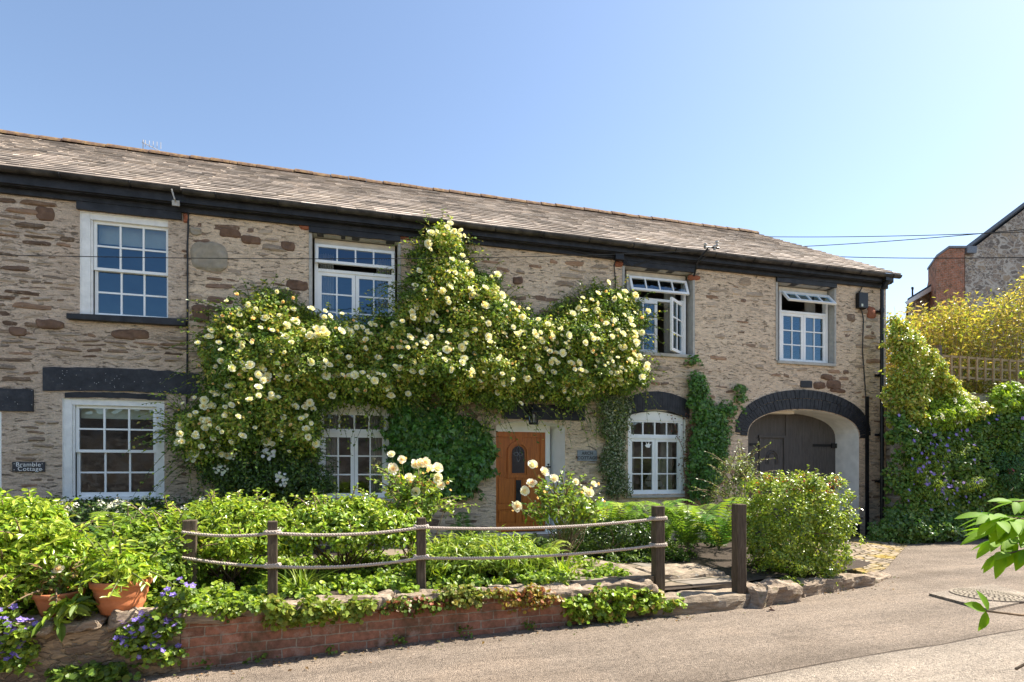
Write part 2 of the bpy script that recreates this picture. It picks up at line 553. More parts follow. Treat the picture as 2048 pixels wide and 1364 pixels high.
def mk_slate():
    t = NT('roof_slate')
    a = t.n('VertexColor', layer_name='Col')
    v = t.obj()
    n = t.noise(t.obj((0.22, 1, 1)), 16, 5, 0.65)
    c = t.mix(1.0, a.outputs[0], t.ramp(n.outputs[0], [(0.28, 0.92), (0.5, 1.0), (0.75, 1.08)]), 'MULTIPLY')
    li = t.noise(t.obj((0.6, 1, 1)), 3.2, 6, 0.75)
    c = t.mix(t.ramp(li.outputs[0], [(0.69, 0.0), (0.75, 0.7)]), c, (0.38, 0.22, 0.07))
    lw = t.noise(t.obj((0.3, 1, 1), (7, 3, 1)), 7.5, 6, 0.75)
    c = t.mix(t.ramp(lw.outputs[0], [(0.68, 0.0), (0.80, 0.15)]), c, (0.44, 0.41, 0.35))
    return t.pbr(c, 0.8, t.bump(n.outputs[0], 0.05, 0.002), 0.25)


def mk_ridge():
    t = NT('ridge_clay')
    v = t.obj()
    n = t.noise(v, 7, 6, 0.7)
    c = t.ramp(n.outputs[0], [(0.3, (0.12, 0.07, 0.045)), (0.48, (0.19, 0.12, 0.08)), (0.60, (0.29, 0.18, 0.08)), (0.72, (0.32, 0.27, 0.21))])
    return t.pbr(c, 0.9, t.bump(n.outputs[0], 0.8, 0.02), 0.15)


def mk_road(name, base, k=1.0):
    t = NT(name)
    v = t.obj()
    vo = t.n('TexVoronoi', {'Vector': v, 'Scale': 92.0}, feature='F1')
    n2 = t.noise(v, 0.7, 6, 0.62)
    n3 = t.noise(v, 150, 3, 0.7)
    ns = t.noise(v, 19, 5, 0.72)
    sp = t.n('SeparateColor', {'Color': vo.outputs['Color']})
    g = t.ramp(sp.outputs[0], [(0.0, tuple(x * 0.52 for x in base)), (0.25, tuple(x * 0.95 for x in base)), (0.8, tuple(x * 1.2 for x in base)), (1.0, tuple(min(0.9, x * 1.55) for x in base))])
    c = t.mix(1.0, g, t.ramp(n2.outputs[0], [(0.3, (0.72, 0.70, 0.68)), (0.5, 1.0), (0.7, (1.14, 1.10, 1.06))]), 'MULTIPLY')
    c = t.mix(1.0, c, t.ramp(ns.outputs[0], [(0.28, 0.62), (0.45, 1.0), (0.8, 1.1)]), 'MULTIPLY')
    # worn tracks along the lane, oily patches, cracks
    tr = t.noise(t.obj((0.12, 1.5, 1)), 1.6, 4, 0.6)
    c = t.mix(1.0, c, t.ramp(tr.outputs[0], [(0.35, 0.80), (0.55, 1.0), (0.7, 1.12)]), 'MULTIPLY')
    oil = t.noise(t.obj((1, 1.4, 1), (4, 2, 0)), 1.1, 6, 0.7)
    c = t.mix(t.ramp(oil.outputs[0], [(0.63, 0.0), (0.74, 0.45)]), c, tuple(x * 0.35 for x in base))
    cr = t.noise(t.obj((0.5, 2.2, 1)), 1.4, 7, 0.6, 0.6)
    c = t.mix(t.ramp(cr.outputs[0], [(0.494, 0.0), (0.5, 0.5), (0.506, 0.0)]), c, tuple(x * 0.25 for x in base))
    h = t.math('SUBTRACT', t.math('MULTIPLY', n3.outputs[0], 0.4), t.math('MULTIPLY', vo.outputs['Distance'], 0.9))
    h = t.math('ADD', h, t.math('MULTIPLY', ns.outputs[0], 0.7))
    return t.pbr(c, 0.85, t.bump(h, 0.9, 0.014), 0.2)


def mk_rock(name, c1, c2, c3, streak=True):
    t = NT(name)
    v = t.obj((2.2, 2.2, 13) if streak else (3, 3, 3))
    n = t.noise(v, 2.2, 7, 0.72)
    c = t.ramp(n.outputs[0], [(0.28, c1), (0.5, c2), (0.72, c3)])
    m = t.noise(t.obj(), 6, 5, 0.7)
    c = t.mix(t.ramp(m.outputs[0], [(0.55, 0.0), (0.7, 0.6)]), c, (0.10, 0.10, 0.045))
    li = t.noise(t.obj((1, 1, 1), (3, 9, 2)), 9, 5, 0.75)
    c = t.mix(t.ramp(li.outputs[0], [(0.60, 0.0), (0.68, 0.7)]), c, (0.46, 0.44, 0.38))
    return t.pbr(c, 0.9, t.bump(n.outputs[0], 1.0, 0.03), 0.15)


def mk_flag():
    t = NT('flagstone')
    v = t.obj()
    d = t.noise(v, 2.0, 3)
    s = t.n('VectorMath', {0: d.outputs['Color'], 'Scale': 0.25}, operation='SCALE').outputs[0]
    a = t.n('VectorMath', {0: v, 1: s}, operation='ADD').outputs[0]
    vo = t.n('TexVoronoi', {'Vector': a, 'Scale': 1.5}, feature='F1')
    ve = t.n('TexVoronoi', {'Vector': a, 'Scale': 1.5}, feature='DISTANCE_TO_EDGE')
    sp = t.n('SeparateColor', {'Color': vo.outputs['Color']})
    n = t.noise(v, 9, 6, 0.7)
    c = t.ramp(sp.outputs[0], [(0, (0.20, 0.16, 0.115)), (0.5, (0.27, 0.215, 0.15)), (1, (0.23, 0.20, 0.165))])
    c = t.mix(1.0, c, t.ramp(n.outputs[0], [(0.3, 0.65), (0.5, 1.0), (0.75, 1.3)]), 'MULTIPLY')
    j = t.ramp(ve.outputs['Distance'], [(0.01, 1.0), (0.045, 0.0)])
    c = t.mix(j, c, (0.045, 0.04, 0.02))
    h = t.math('SUBTRACT', t.math('MULTIPLY', n.outputs[0], 0.3), j)
    return t.pbr(c, 0.85, t.bump(h, 0.8, 0.02), 0.2)


def mk_cobble():
    t = NT('pitched_cobble')
    v = t.obj((1.0, 3.4, 1))
    v2 = t.n('Mapping', {'Vector': v, 'Rotation': (0, 0, 0.6)}).outputs[0]
    vo = t.n('TexVoronoi', {'Vector': v2, 'Scale': 4.6}, feature='F1')
    ve = t.n('TexVoronoi', {'Vector': v2, 'Scale': 4.6}, feature='DISTANCE_TO_EDGE')
    sp = t.n('SeparateColor', {'Color': vo.outputs['Color']})
    c = t.ramp(sp.outputs[0], [(0, (0.26, 0.20, 0.14)), (0.5, (0.40, 0.33, 0.25)), (1, (0.33, 0.26, 0.19))])
    j = t.ramp(ve.outputs['Distance'], [(0.02, 1.0), (0.12, 0.0)])
    c = t.mix(j, c, (0.06, 0.05, 0.02))
    mo = t.noise(t.obj(), 1.5, 6, 0.7)
    c = t.mix(t.ramp(mo.outputs[0], [(0.46, 0.0), (0.62, 0.85)]), c, (0.38, 0.26, 0.04))
    return t.pbr(c, 0.9, t.bump(t.math('SUBTRACT', mo.outputs[0], t.math('MULTIPLY', j, 1.2)), 1.0, 0.03), 0.15)


def mk_speckled_black():
    t = NT('tarred_lintel')
    v = t.obj()
    vo = t.n('TexVoronoi', {'Vector': v, 'Scale': 32.0}, feature='F1')
    sp = t.n('SeparateColor', {'Color': vo.outputs['Color']})
    dot = t.math('MULTIPLY', t.math('LESS_THAN', vo.outputs['Distance'], 0.17), t.math('GREATER_THAN', sp.outputs[0], 0.80))
    n = t.noise(v, 6, 5, 0.7)
    c = t.ramp(n.outputs[0], [(0.3, (0.016, 0.016, 0.019)), (0.55, (0.034, 0.035, 0.041)), (0.75, (0.065, 0.064, 0.066))])
    c = t.mix(t.math('MULTIPLY', dot, 0.8), c, (0.6, 0.58, 0.55))
    return t.pbr(c, 0.55, t.bump(n.outputs[0], 0.6, 0.02), 0.3)


def mk_boards(name, col):
    """painted vertical boards: joints every 11 cm, brush marks, dust"""
    t = NT(name)
    tc = t.n('TexCoord')
    sp = t.n('SeparateXYZ', {0: tc.outputs['Object']})
    w = t.math('PINGPONG', sp.outputs[0], 0.055)
    j = t.ramp(t.math('DIVIDE', w, 0.055), [(0.0, 0.45), (0.08, 0.0)])
    v = t.obj((9, 9, 1.2))
    n = t.noise(v, 3, 6, 0.7)
    c = t.mix(t.ramp(n.outputs[0], [(0.3, 0.0), (0.7, 1.0)]), tuple(x * 0.75 for x in col), tuple(x * 1.3 for x in col))
    c = t.mix(t.math('MULTIPLY', j, 0.75), c, tuple(x * 0.3 for x in col))
    return t.pbr(c, 0.55, t.bump(t.math('SUBTRACT', t.math('MULTIPLY', n.outputs[0], 0.3), j), 0.6, 0.008), 0.3)


M['gate'] = mk_boards('gate_boards', (0.098, 0.088, 0.080))
M['post'] = mk_post()
M['door'] = mk_door()
M['brick'] = mk_brick('garden_brick')
M['farbrick'] = mk_brick('chimney_brick', 1.0, (0.50, 0.19, 0.10), (0.38, 0.16, 0.09), (0.45, 0.36, 0.28))
M['slate'] = mk_slate()
M['ridge'] = mk_ridge()
M['road'] = mk_road('asphalt', (0.235, 0.188, 0.145))
M['road2'] = mk_road('asphalt_patch', (0.32, 0.268, 0.212))
M['rock'] = mk_rock('coping_stone', (0.12, 0.09, 0.065), (0.31, 0.24, 0.175), (0.48, 0.39, 0.30))
M['rock2'] = mk_rock('step_slate', (0.15, 0.12, 0.09), (0.30, 0.24, 0.175), (0.43, 0.35, 0.26))
M['flag'] = mk_flag()
M['cobble'] = mk_cobble()
M['tar'] = mk_speckled_black()
M['leaf'] = leafmat('leaf_soft')
M['leafgloss'] = leafmat('leaf_glossy', 0.30, 0.34, 0.5)
M['petal'] = leafmat('petal', 0.7, 0.35, 0.15)
M['brownstone'] = plain('brown_stone', (0.17, 0.10, 0.065), 0.9, 0.35, 9, 0.9)
M['redstone'] = plain('red_brick_stone', (0.30, 0.105, 0.055), 0.9, 0.3, 12, 0.9)
M['palestone'] = plain('pale_stone', (0.33, 0.28, 0.21), 0.9, 0.2, 9, 0.9)

# ------------------------------------------------------------------ setting: ground, road, path
def sheet(name, pts, zf, mat, nx=1):
    b = MB()
    tris = tessellate_polygon([[Vector((p[0], p[1], 0)) for p in pts]])
    b.add([(p[0], p[1], zf(p[0], p[1])) for p in pts], [tuple(t) for t in tris])
    o = b.build(name, mat)
    return tag(o, kind='structure')


xs = [-400, -60, -20, -7, 10, 22, 60, 400]
b = MB()
gv = [(x, y, zroad(x) - 0.09 - (0.0 if abs(x) < 30 else 0.4)) for y in (-400, -60, 60, 600) for x in xs]
b.add(gv, [(j * 8 + i, j * 8 + i + 1, (j + 1) * 8 + i + 1, (j + 1) * 8 + i) for j in range(3) for i in range(7)])
tag(b.build('ground', M['soil']), kind='structure')

KERB = [(-14, -5.15), (-9, -5.02), (-4, -4.95), (-1.45, -4.85), (1.03, -4.66), (3.0, -4.60), (4.05, -4.56), (5.64, -4.27), (7.37, -3.98), (8.6, -3.3), (11.4, -1.35), (12.3, -0.75), (24, -0.72)]


def kerb_y(x):
    for (a, c), (e, f) in zip(KERB, KERB[1:]):
        if a <= x <= e:
            return c + (f - c) * (x - a) / (e - a)
    return -5


def grid_sheet(name, xs, y0f, y1f, ny, zf, mat):
    """a strip of quads between two curves of x"""
    b = MB()
    vs, fs = [], []
    for x in xs:
        for j in range(ny + 1):
            y = y0f(x) + (y1f(x) - y0f(x)) * j / ny
            vs.append((x, y, zf(x, y)))
    for i in range(len(xs) - 1):
        for j in range(ny):
            a = i * (ny + 1) + j
            fs.append((a, a + ny + 1, a + ny + 2, a + 1))
    b.add(vs, fs)
    return tag(b.build(name, mat, smooth=True), kind='structure')


rx = [-16 + 0.5 * i for i in range(85)]
zr2 = lambda x, y: zroad(x) + 0.012 * noise.noise(Vector((x * 0.6, y * 0.6, 0)))
grid_sheet('road', rx, lambda x: -13.5, lambda x: kerb_y(x) + 0.10, 20, zr2, M['road'])
# lighter relaid strip along the near side of the road
e1, e2 = onZ(1500, 1352, -0.5), onZ(2048, 1258, -0.44)
sl_ = (e2.y - e1.y) / (e2.x - e1.x)
grid_sheet('road_strip', rx, lambda x: -13.4, lambda x: e1.y + sl_ * (x - e1.x) + 0.008 * math.sin(x * 3.1) + 0.006 * math.sin(x * 7.7), 20, lambda x, y: zr2(x, y) + 0.014, M['road2'])
yseam = lambda x: e1.y + sl_ * (x - e1.x) + 0.008 * math.sin(x * 3.1) + 0.006 * math.sin(x * 7.7)
grid_sheet('road_seam', rx, lambda x: yseam(x) - 0.004, lambda x: yseam(x) + 0.012 + 0.008 * math.sin(x * 5.3), 1, lambda x, y: zr2(x, y) + 0.018, M['soil'])
# earth of the beds behind the low wall
grid_sheet('garden_bed', [-12 + 0.5 * i for i in range(41)], lambda x: kerb_y(x) + 0.12, lambda x: 0.02, 10,
           lambda x, y: (-0.13 if x < 3.2 else -0.26) + 0.03 * noise.noise(Vector((x * 2, y * 2, 3))), M['soil'])
# flagged path from the gap in the fence to the door
pth = [onZ(1335, 1168, -0.10), onZ(1190, 1172, -0.10), onZ(1120, 1150, -0.10), onZ(1130, 1112, -0.10), onZ(1180, 1100, -0.10)]
pp = [(3.6, -4.42), (2.6, -4.48), (1.9, -4.2), (1.75, -3.3), (1.2, -2.4), (0.2, -1.4), (-0.25, -0.02), (1.15, -0.02), (1.6, -1.2), (2.7, -2.3), (3.5, -3.1)]
b = MB(); b.slab(pp, -0.30, -0.085); tag(b.build('garden_path', M['flag']), kind='structure')
b = MB(); b.slab([(3.48, -4.35), (5.0, -4.3), (5.05, -3.0), (4.2, -2.55), (3.52, -2.9)], -0.6, -0.235); tag(b.build('entrance_paving', M['flag']), kind='structure')
# pitched cobbles falling from the gateway to the road
cob = [(6.2, -3.95), (7.37, -3.9), (8.05, -3.58), (8.6, -3.22), (9.6, -2.55), (11.35, -1.3), (12.2, -0.8), (12.2, -0.02), (7.6, -0.02), (6.3, -1.5)]
b = MB()
vs, fs = [], []
for i in range(31):
    x = 6.0 + 6.2 * i / 30
    yk = kerb_y(x) + 0.06
    for j in range(13):
        s_ = j / 12
        y = yk * (1 - s_) + (-0.02) * s_
        edge = min(1, s_ * 4.0)
        z = zroad(x) + 0.012 + edge * (0.16 if x < 9 else 0.16 - 0.045 * (x - 9)) * math.sin(min(1, s_ * 1.3) * 2.2)
        vs.append((x, y, z + 0.012 * noise.noise(Vector((x * 5, y * 9, 0)))))
for i in range(30):
    for j in range(12):
        a = i * 13 + j
        fs.append((a, a + 13, a + 14, a + 1))
b.add(vs, fs)
tag(b.build('cobbled_apron', M['cobble'], smooth=True), kind='structure')
# smooth paving strip in front of the gate
b = MB()
b.slab([(8.5, -0.75), (11.5, -0.62), (11.6, 0.7), (8.4, 0.7)], -0.7, lambda x, y: -0.385)
tag(b.build('gateway_paving', M['flag']), kind='structure')

# ------------------------------------------------------------------ cottages
ZS, ZT = 3.655, 5.40                          # upper sills and window heads
XP = X(377)                                   # party line between the two cottages
XL, XR = -10.5, X(1772)
EAVE_Y, EAVE_Z, RIDGE_Y, RIDGE_Z = -0.22, 5.80, 4.55, 8.60


def arch_pts(x0, x1, z0, zs, rise, n=16):
    """opening outline: straight jambs from z0 to zs, then an arch of the given rise"""
    pts = [(x0, z0), (x1, z0)]
    c, a = (x0 + x1) / 2, (x1 - x0) / 2
    for i in range(n + 1):
        th = math.pi * i / n
        pts.append((c + a * math.cos(th), zs + rise * (math.sin(th) ** 0.8 if rise > 0.3 else math.sin(th))))
    return pts


def in_holes(x, z, keep):
    for k in keep:
        if k[0] < x < k[1] and k[2] < z < k[3]:
            return True
    return False


def lay_stones(b, x0, x1, z0, z1, keep, seed, pal, hmin, hmax, rows=(0.055, 0.135), lens=(0.14, 0.5), cols=None):
    """coursed rubble: every stone a bumpy face that rises out of the mortar plane or sinks back into it"""
    r = random.Random(seed)
    z = z0
    nu, nv = 8, 4
    while z < z1:
        hrow = r.uniform(*rows)
        x = x0 + r.uniform(-0.2, 0)
        while x < x1 - 0.05:
            L_ = r.uniform(*lens) * (0.7 + hrow * 4)
            hs = hrow * r.uniform(0.75, 1.05)
            big = r.random() < 0.04
            if big: hs = hrow * 1.7
            xa, xb = max(x, x0), min(x + L_ - r.uniform(0.004, 0.02), x1)
            zc = z + hrow / 2 + 0.03 * noise.noise(Vector((x * 0.6, z * 0.4, seed)))
            cx = (xa + xb) / 2
            mrg = 0.03
            bad = xb - xa < 0.06 or zc > z1
            if not bad:
                for xx in (xa, (xa + cx) / 2, cx, (xb + cx) / 2, xb):
                    for zz in (zc - hs / 2, zc + hs / 2):
                        if in_holes(xx, zz, keep): bad = True
            if not bad:
                h = r.uniform(hmin, hmax) + 0.016 * noise.noise(Vector((cx * 0.5, zc * 0.8, seed + 3)))
                c = pal[r.randrange(len(pal))]
                k = r.uniform(0.8, 1.2)
                c = tuple(q * k for q in c)
                tl, tz = r.uniform(-0.012, 0.012), r.uniform(-0.012, 0.006)
                slope = r.uniform(-0.02, 0.02)
                vs, fs = [], []
                for i in range(nu + 1):
                    u = i / nu * 2 - 1
                    for j in range(nv + 1):
                        v = j / nv * 2 - 1
                        taper = 1 - 0.45 * abs(u) ** 3 * (0.5 + 0.5 * r.random())
                        px_ = cx + u * (xb - xa) / 2
                        pz_ = zc + v * hs / 2 * taper + slope * u
                        n1 = noise.noise(Vector((px_ * 6, pz_ * 14, seed)))
                        n2 = noise.noise(Vector((px_ * 15, pz_ * 34, seed + 1)))
                        e = max(abs(u) ** 6, abs(v) ** 4)
                        y = -(h + 0.013 * n1 + 0.008 * n2 + tl * u + tz * v) + e * 0.040
                        vs.append((px_ + 0.012 * n2, max(y, -0.045), pz_ + 0.010 * n1))
                for i in range(nu):
                    for j in range(nv):
                        a = i * (nv + 1) + j
                        fs.append((a, a + nv + 1, a + nv + 2, a + 1))
                b.add(vs, fs, 4)
                cols.extend([c] * len(vs))
            x += L_
        z += hrow + r.uniform(0.004, 0.016)


def wall(name, x0, x1, z0, z1, holes, mat, parent, stones=None):
    """front wall as one sheet with openings, its reveals, a back skin and end faces"""
    b = MB()
    outline = [Vector((x0, z0, 0)), Vector((x1, z0, 0)), Vector((x1, z1, 0)), Vector((x0, z1, 0))]
    loops = [outline] + [[Vector((p[0], p[1], 0)) for p in reversed(h['pts'])] for h in holes]
    flat = [p for l in loops for p in l]
    tris = tessellate_polygon(loops)
    b.add([(p.x, 0, p.y) for p in flat], [tuple(t) for t in tris], 0)
    for h in holes:
        pts, dp, m = h['pts'], h['depth'], h['mat']
        sp = h.get('splay', 0)
        c = sum(p[0] for p in pts) / len(pts)
        bk = [((p[0] - sp if p[0] > c and sp else p[0]), p[1]) for p in pts]
        n = len(pts)
        b.add([(p[0], 0, p[1]) for p in pts] + [(p[0], dp, p[1]) for p in bk], [(i, (i + 1) % n, n + (i + 1) % n, n + i) for i in range(n)], m)
    cols = [(0.4, 0.32, 0.25)] * len(b.v)
    if stones:
        keep = []
        for h in holes:
            xs_, zs_ = [p[0] for p in h['pts']], [p[1] for p in h['pts']]
            keep.append((min(xs_) - 0.035, max(xs_) + 0.035, min(zs_) - 0.05, max(zs_) + 0.01))
        lay_stones(b, x0 + 0.01, x1 - 0.01, -0.6, 5.50, keep + stones['keep'], stones['seed'], stones['pal'], stones['h'][0], stones['h'][1], stones['rows'], stones['lens'], cols=cols)
    me = b.mesh(name, [mat, M['grey'], M['whitewash'], M['white'], M['stones']])
    ca = me.color_attributes.new('Col', 'FLOAT_COLOR', 'POINT')
    ca.data.foreach_set('color', [q for c in cols for q in (*c, 1.0)])
    return link(name, me, parent)


def bar_frame(b, x0, x1, z0, z1, y0, y1, fw, cols, rows, mw, mi=0, split=None, bottom=None):
    """a joinery frame with glazing bars (cols x rows panes); y0 is the outer face"""
    bw = bottom or fw
    b.box(x0, x0 + fw, y0, y1, z0, z1, mi)
    b.box(x1 - fw, x1, y0, y1, z0, z1, mi)
    b.box(x0 + fw, x1 - fw, y0 + 0.002, y1 - 0.002, z1 - fw, z1, mi)
    b.box(x0 + fw, x1 - fw, y0 + 0.002, y1 - 0.002, z0, z0 + bw, mi)
    iw, ih = x1 - x0 - 2 * fw, z1 - z0 - fw - bw
    for i in range(1, cols):
        xc = x0 + fw + iw * i / cols
        b.box(xc - mw / 2, xc + mw / 2, y0 + 0.006, y1 - 0.006, z0 + bw, z1 - fw, mi)
    for j in range(1, rows):
        zc = z0 + bw + ih * j / rows
        for i in range(cols):                 # butted between the uprights
            xa = x0 + fw + iw * i / cols + (mw / 2 if i else 0)
            xb = x0 + fw + iw * (i + 1) / cols - (mw / 2 if i < cols - 1 else 0)
            b.box(xa, xb, y0 + 0.009, y1 - 0.009, zc - mw / 2, zc + mw / 2, mi)


def pane(x0, x1, z0, z1, y, parent, mat, Mx=None, name='pane'):
    b = MB()
    b.M = Mx
    b.add([(x0, y, z0), (x1, y, z0), (x1, y, z1), (x0, y, z1)], [(0, 1, 2, 3)])
    return b.build(name, mat, parent)


def sash_window(parent, x0, x1, z0, z1, y, blind_z, glass, sidew=0.125, sill=True):
    """double-hung sash: boxed frame, upper and lower sash of 3 x 2 panes each"""
    b = MB()
    b.box(x0, x0 + sidew, y, y + 0.14, z0, z1)
    b.box(x1 - sidew, x1, y, y + 0.14, z0, z1)
    b.box(x0 + sidew, x1 - sidew, y + 0.003, y + 0.14, z1 - 0.10, z1)
    b.box(x0 + sidew, x1 - sidew, y + 0.003, y + 0.14, z0, z0 + 0.05)
    for s in (-1, 1):                          # staff bead
        xa = x0 + sidew if s < 0 else x1 - sidew - 0.03
        b.box(xa, xa + 0.03, y + 0.025, y + 0.05, z0 + 0.05, z1 - 0.10)
    w = b.build('window', M['oldwhite'], parent, bevel=0.004)
    xi0, xi1 = x0 + sidew + 0.03, x1 - sidew - 0.03
    zi0, zi1 = z0 + 0.05, z1 - 0.10
    zm = (zi0 + zi1) / 2
    b = MB(); bar_frame(b, xi0, xi1, zm - 0.02, zi1, y + 0.055, y + 0.095, 0.045, 3, 2, 0.028); b.build('upper_sash', M['white'], w)
    b = MB(); bar_frame(b, xi0, xi1, zi0, zm + 0.022, y + 0.098, y + 0.138, 0.045, 3, 2, 0.028, bottom=0.07); b.build('lower_sash', M['white'], w)
    pane(xi0, xi1, zm + 0.02, zi1, y + 0.077, w, glass)
    pane(xi0, xi1, zi0, zm - 0.02, y + 0.118, w, glass)
    b = MB(); b.box(xi0 + 0.02, xi1 - 0.02, y + 0.20, y + 0.215, blind_z, zi1); b.build('blind', M['blind'], w)
    return w


def curtain(b, x0, x1, z0, z1, y, folds=6, amp=0.04):
    n = folds * 6
    vs, fs = [], []
    for i in range(n + 1):
        x = x0 + (x1 - x0) * i / n
        yy = y + amp * math.sin(i / 6 * 2 * math.pi)
        vs += [(x, yy, z0), (x, yy, z1)]
    for i in range(n):
        fs.append((2 * i, 2 * i + 2, 2 * i + 3, 2 * i + 1))
    b.add(vs, fs)


def casement(w, x0, x1, z0, z1, y, hinge, ang, glass, cols=2, rows=3, fw=0.062):
    """one opening light; hinge -1/+1 = left/right edge, 't' = top edge; ang opens outwards"""
    a = math.radians(ang)
    if hinge == 't':
        P = Vector(((x0 + x1) / 2, y, z1)); R = Matrix.Rotation(-a, 4, 'X')
    else:
        P = Vector((x0 if hinge < 0 else x1, y, z0)); R = Matrix.Rotation(-a if hinge < 0 else a, 4, 'Z')
    Mx = Matrix.Translation(P) @ R @ Matrix.Translation(-P)
    b = MB(); b.M = Mx
    bar_frame(b, x0, x1, z0, z1, y, y + 0.045, fw, cols, rows, 0.026)
    c = b.build('casement' if hinge != 't' else 'fanlight', M['white'], w)
    pane(x0 + fw * 0.8, x1 - fw * 0.8, z0 + fw * 0.8, z1 - fw * 0.8, y + 0.022, w, glass, Mx)
    return c


def casement_window(parent, x0, x1, z0, z1, y, fan_h, gap, fan_ang, l_ang, r_ang, glass, top_board=0.0, cstyle=True, mull=0.05, arch=0.0, fan_fixed=False):
    fw = 0.06
    b = MB()
    zt = z1 - top_board
    b.box(x0, x0 + fw, y, y + 0.11, z0, zt)
    b.box(x1 - fw, x1, y, y + 0.11, z0, zt)
    if arch:
        pts = [(x0, zt), (x1, zt)] + [(x1 + (x0 - x1) * i / 12, z1 - arch + arch * math.sin(math.pi * i / 12)) for i in range(13)]
        b.prism(pts, y + 0.003, y + 0.10)
    elif top_board:
        b.box(x0, x1, y + 0.02, y + 0.10, zt, z1, 1)
    zf = zt - fan_h
    b.box(x0 + fw, x1 - fw, y + 0.003, y + 0.11, zt - 0.035, zt)
    b.box(x0 + fw, x1 - fw, y + 0.003, y + 0.11, zf - gap - 0.055, zf - gap)          # transom
    b.box(x0 - 0.02, x1 + 0.02, y - 0.03, y + 0.11, z0 - 0.05, z0)                 # cill
    w = b.build('window', [M['white'], M['cream']], parent, bevel=0.004)
    xi0, xi1 = x0 + fw, x1 - fw
    xm = (x0 + x1) / 2
    if fan_fixed:
        b = MB(); bar_frame(b, xi0, xi1, zf, zt - 0.035, y + 0.02, y + 0.06, 0.035, 4, 1, 0.03); b.build('fanlight', M['white'], w)
        pane(xi0, xi1, zf, zt - 0.035, y + 0.04, w, glass)
    else:
        casement(w, x0 + 0.02, x1 - 0.02, zf - 0.02, zt - 0.02, y - 0.05, 't', fan_ang, glass, 4, 1, 0.05)
    zc = zf - gap - 0.055
    casement(w, xi0, xm - 0.003, z0, zc, y + 0.02, -1, l_ang, glass)
    casement(w, xm + 0.003, xi1, z0, zc, y + 0.02, 1, r_ang, glass)
    for ca, cb in ((xi0, xi0 + 0.26), (xi1 - 0.26, xi1)):
        b = MB()
        curtain(b, ca, cb, z0 + 0.05, zt - 0.05, y + 0.35)
        b.build('curtain', M['curtain'], w)
    return w


def lintel(parent, x0, x1, z0, z1, bow=0.0, proud=0.02, mat=None, seed=0, n=14):
    pts = [(x0 + (x1 - x0) * i / n, z0 + bow * math.sin(math.pi * i / n) + 0.012 * noise.noise(Vector((i * 0.9, seed, 0)))) for i in range(n + 1)]
    top = [(x1 + (x0 - x1) * i / n, z1 + bow * math.sin(math.pi * i / n) + 0.018 * noise.noise(Vector((i * 0.9, seed, 5)))) for i in range(n + 1)]
    b = MB(); b.prism(pts + top, -proud, 0.14)
    return b.build('lintel', mat or M['black'], parent)


def soffit_hole(x0, x1, z0, z1, depth, mat):
    return dict(pts=[(x0, z0), (x1, z0), (x1, z1), (x0, z1)], depth=depth, mat=mat)


def slates(x0, x1, parent, seed, jag_right):
    """courses of small slates lapped up the slope, each a thin tilted slab"""
    g = np.random.default_rng(seed)
    L = math.hypot(RIDGE_Y - EAVE_Y, RIDGE_Z - EAVE_Z)
    du = np.array([0, (RIDGE_Y - EAVE_Y) / L, (RIDGE_Z - EAVE_Z) / L])
    nn = np.array([0, -du[2], du[1]])
    e = 0.255
    V, Q, C = [], [], []
    nrow = int(L / e) + 1
    for r in range(nrow):
        x = x0 - g.uniform(0, 0.2)
        t = r * e - 0.10
        while x < x1:
            wd = g.uniform(0.15, 0.36)
            a, c = max(x, x0), min(x + wd, x1)
            if c >= x1 - 0.001 and jag_right:
                c = x1 + g.uniform(-0.02, 0.10)
            if c - a > 0.02:
                t0 = t + g.uniform(-0.012, 0.012)
                t1 = t + 1.9 * e
                h0 = 0.042 + g.uniform(-0.004, 0.005)
                sag = 0.010 * math.sin(x * 0.5) * math.sin(math.pi * min(1, r / nrow))
                tw = 0.0
                th = 0.036
                pts = []
                for (tt, hh) in ((t0, h0), (t1, 0.004)):
                    for xx, k in ((a, -1), (c, 1)):
                        for lo in (0, th):
                            pts.append(np.array([xx, EAVE_Y, EAVE_Z]) + du * tt + nn * (hh + sag + k * tw - (th - lo)))
                bI = len(V)
                V += pts                       # 0 a-low 1 a-top 2 c-low 3 c-top / 4..7 at the head
                Q += [(bI + 1, bI + 3, bI + 7, bI + 5), (bI, bI + 2, bI + 3, bI + 1), (bI, bI + 1, bI + 5, bI + 4), (bI + 2, bI + 6, bI + 7, bI + 3)]
                k = 0.92 + 0.46 * noise.noise(Vector((x * 0.8, r * 2.7, seed))) + 0.18 * noise.noise(Vector((x * 3.1, r * 5.3, seed))) + g.uniform(-0.26, 0.26)
                base = np.array([(0.45, 0.375, 0.31), (0.41, 0.34, 0.28), (0.49, 0.415, 0.345), (0.42, 0.345, 0.275)][g.integers(0, 4)]) * k
                C += [np.clip(base, 0.05, 0.8)] * 8
            x += wd
    me = np_mesh('roof', np.array(V), np.array(Q), M['slate'], np.array(C))
    return link('roof', me, parent)


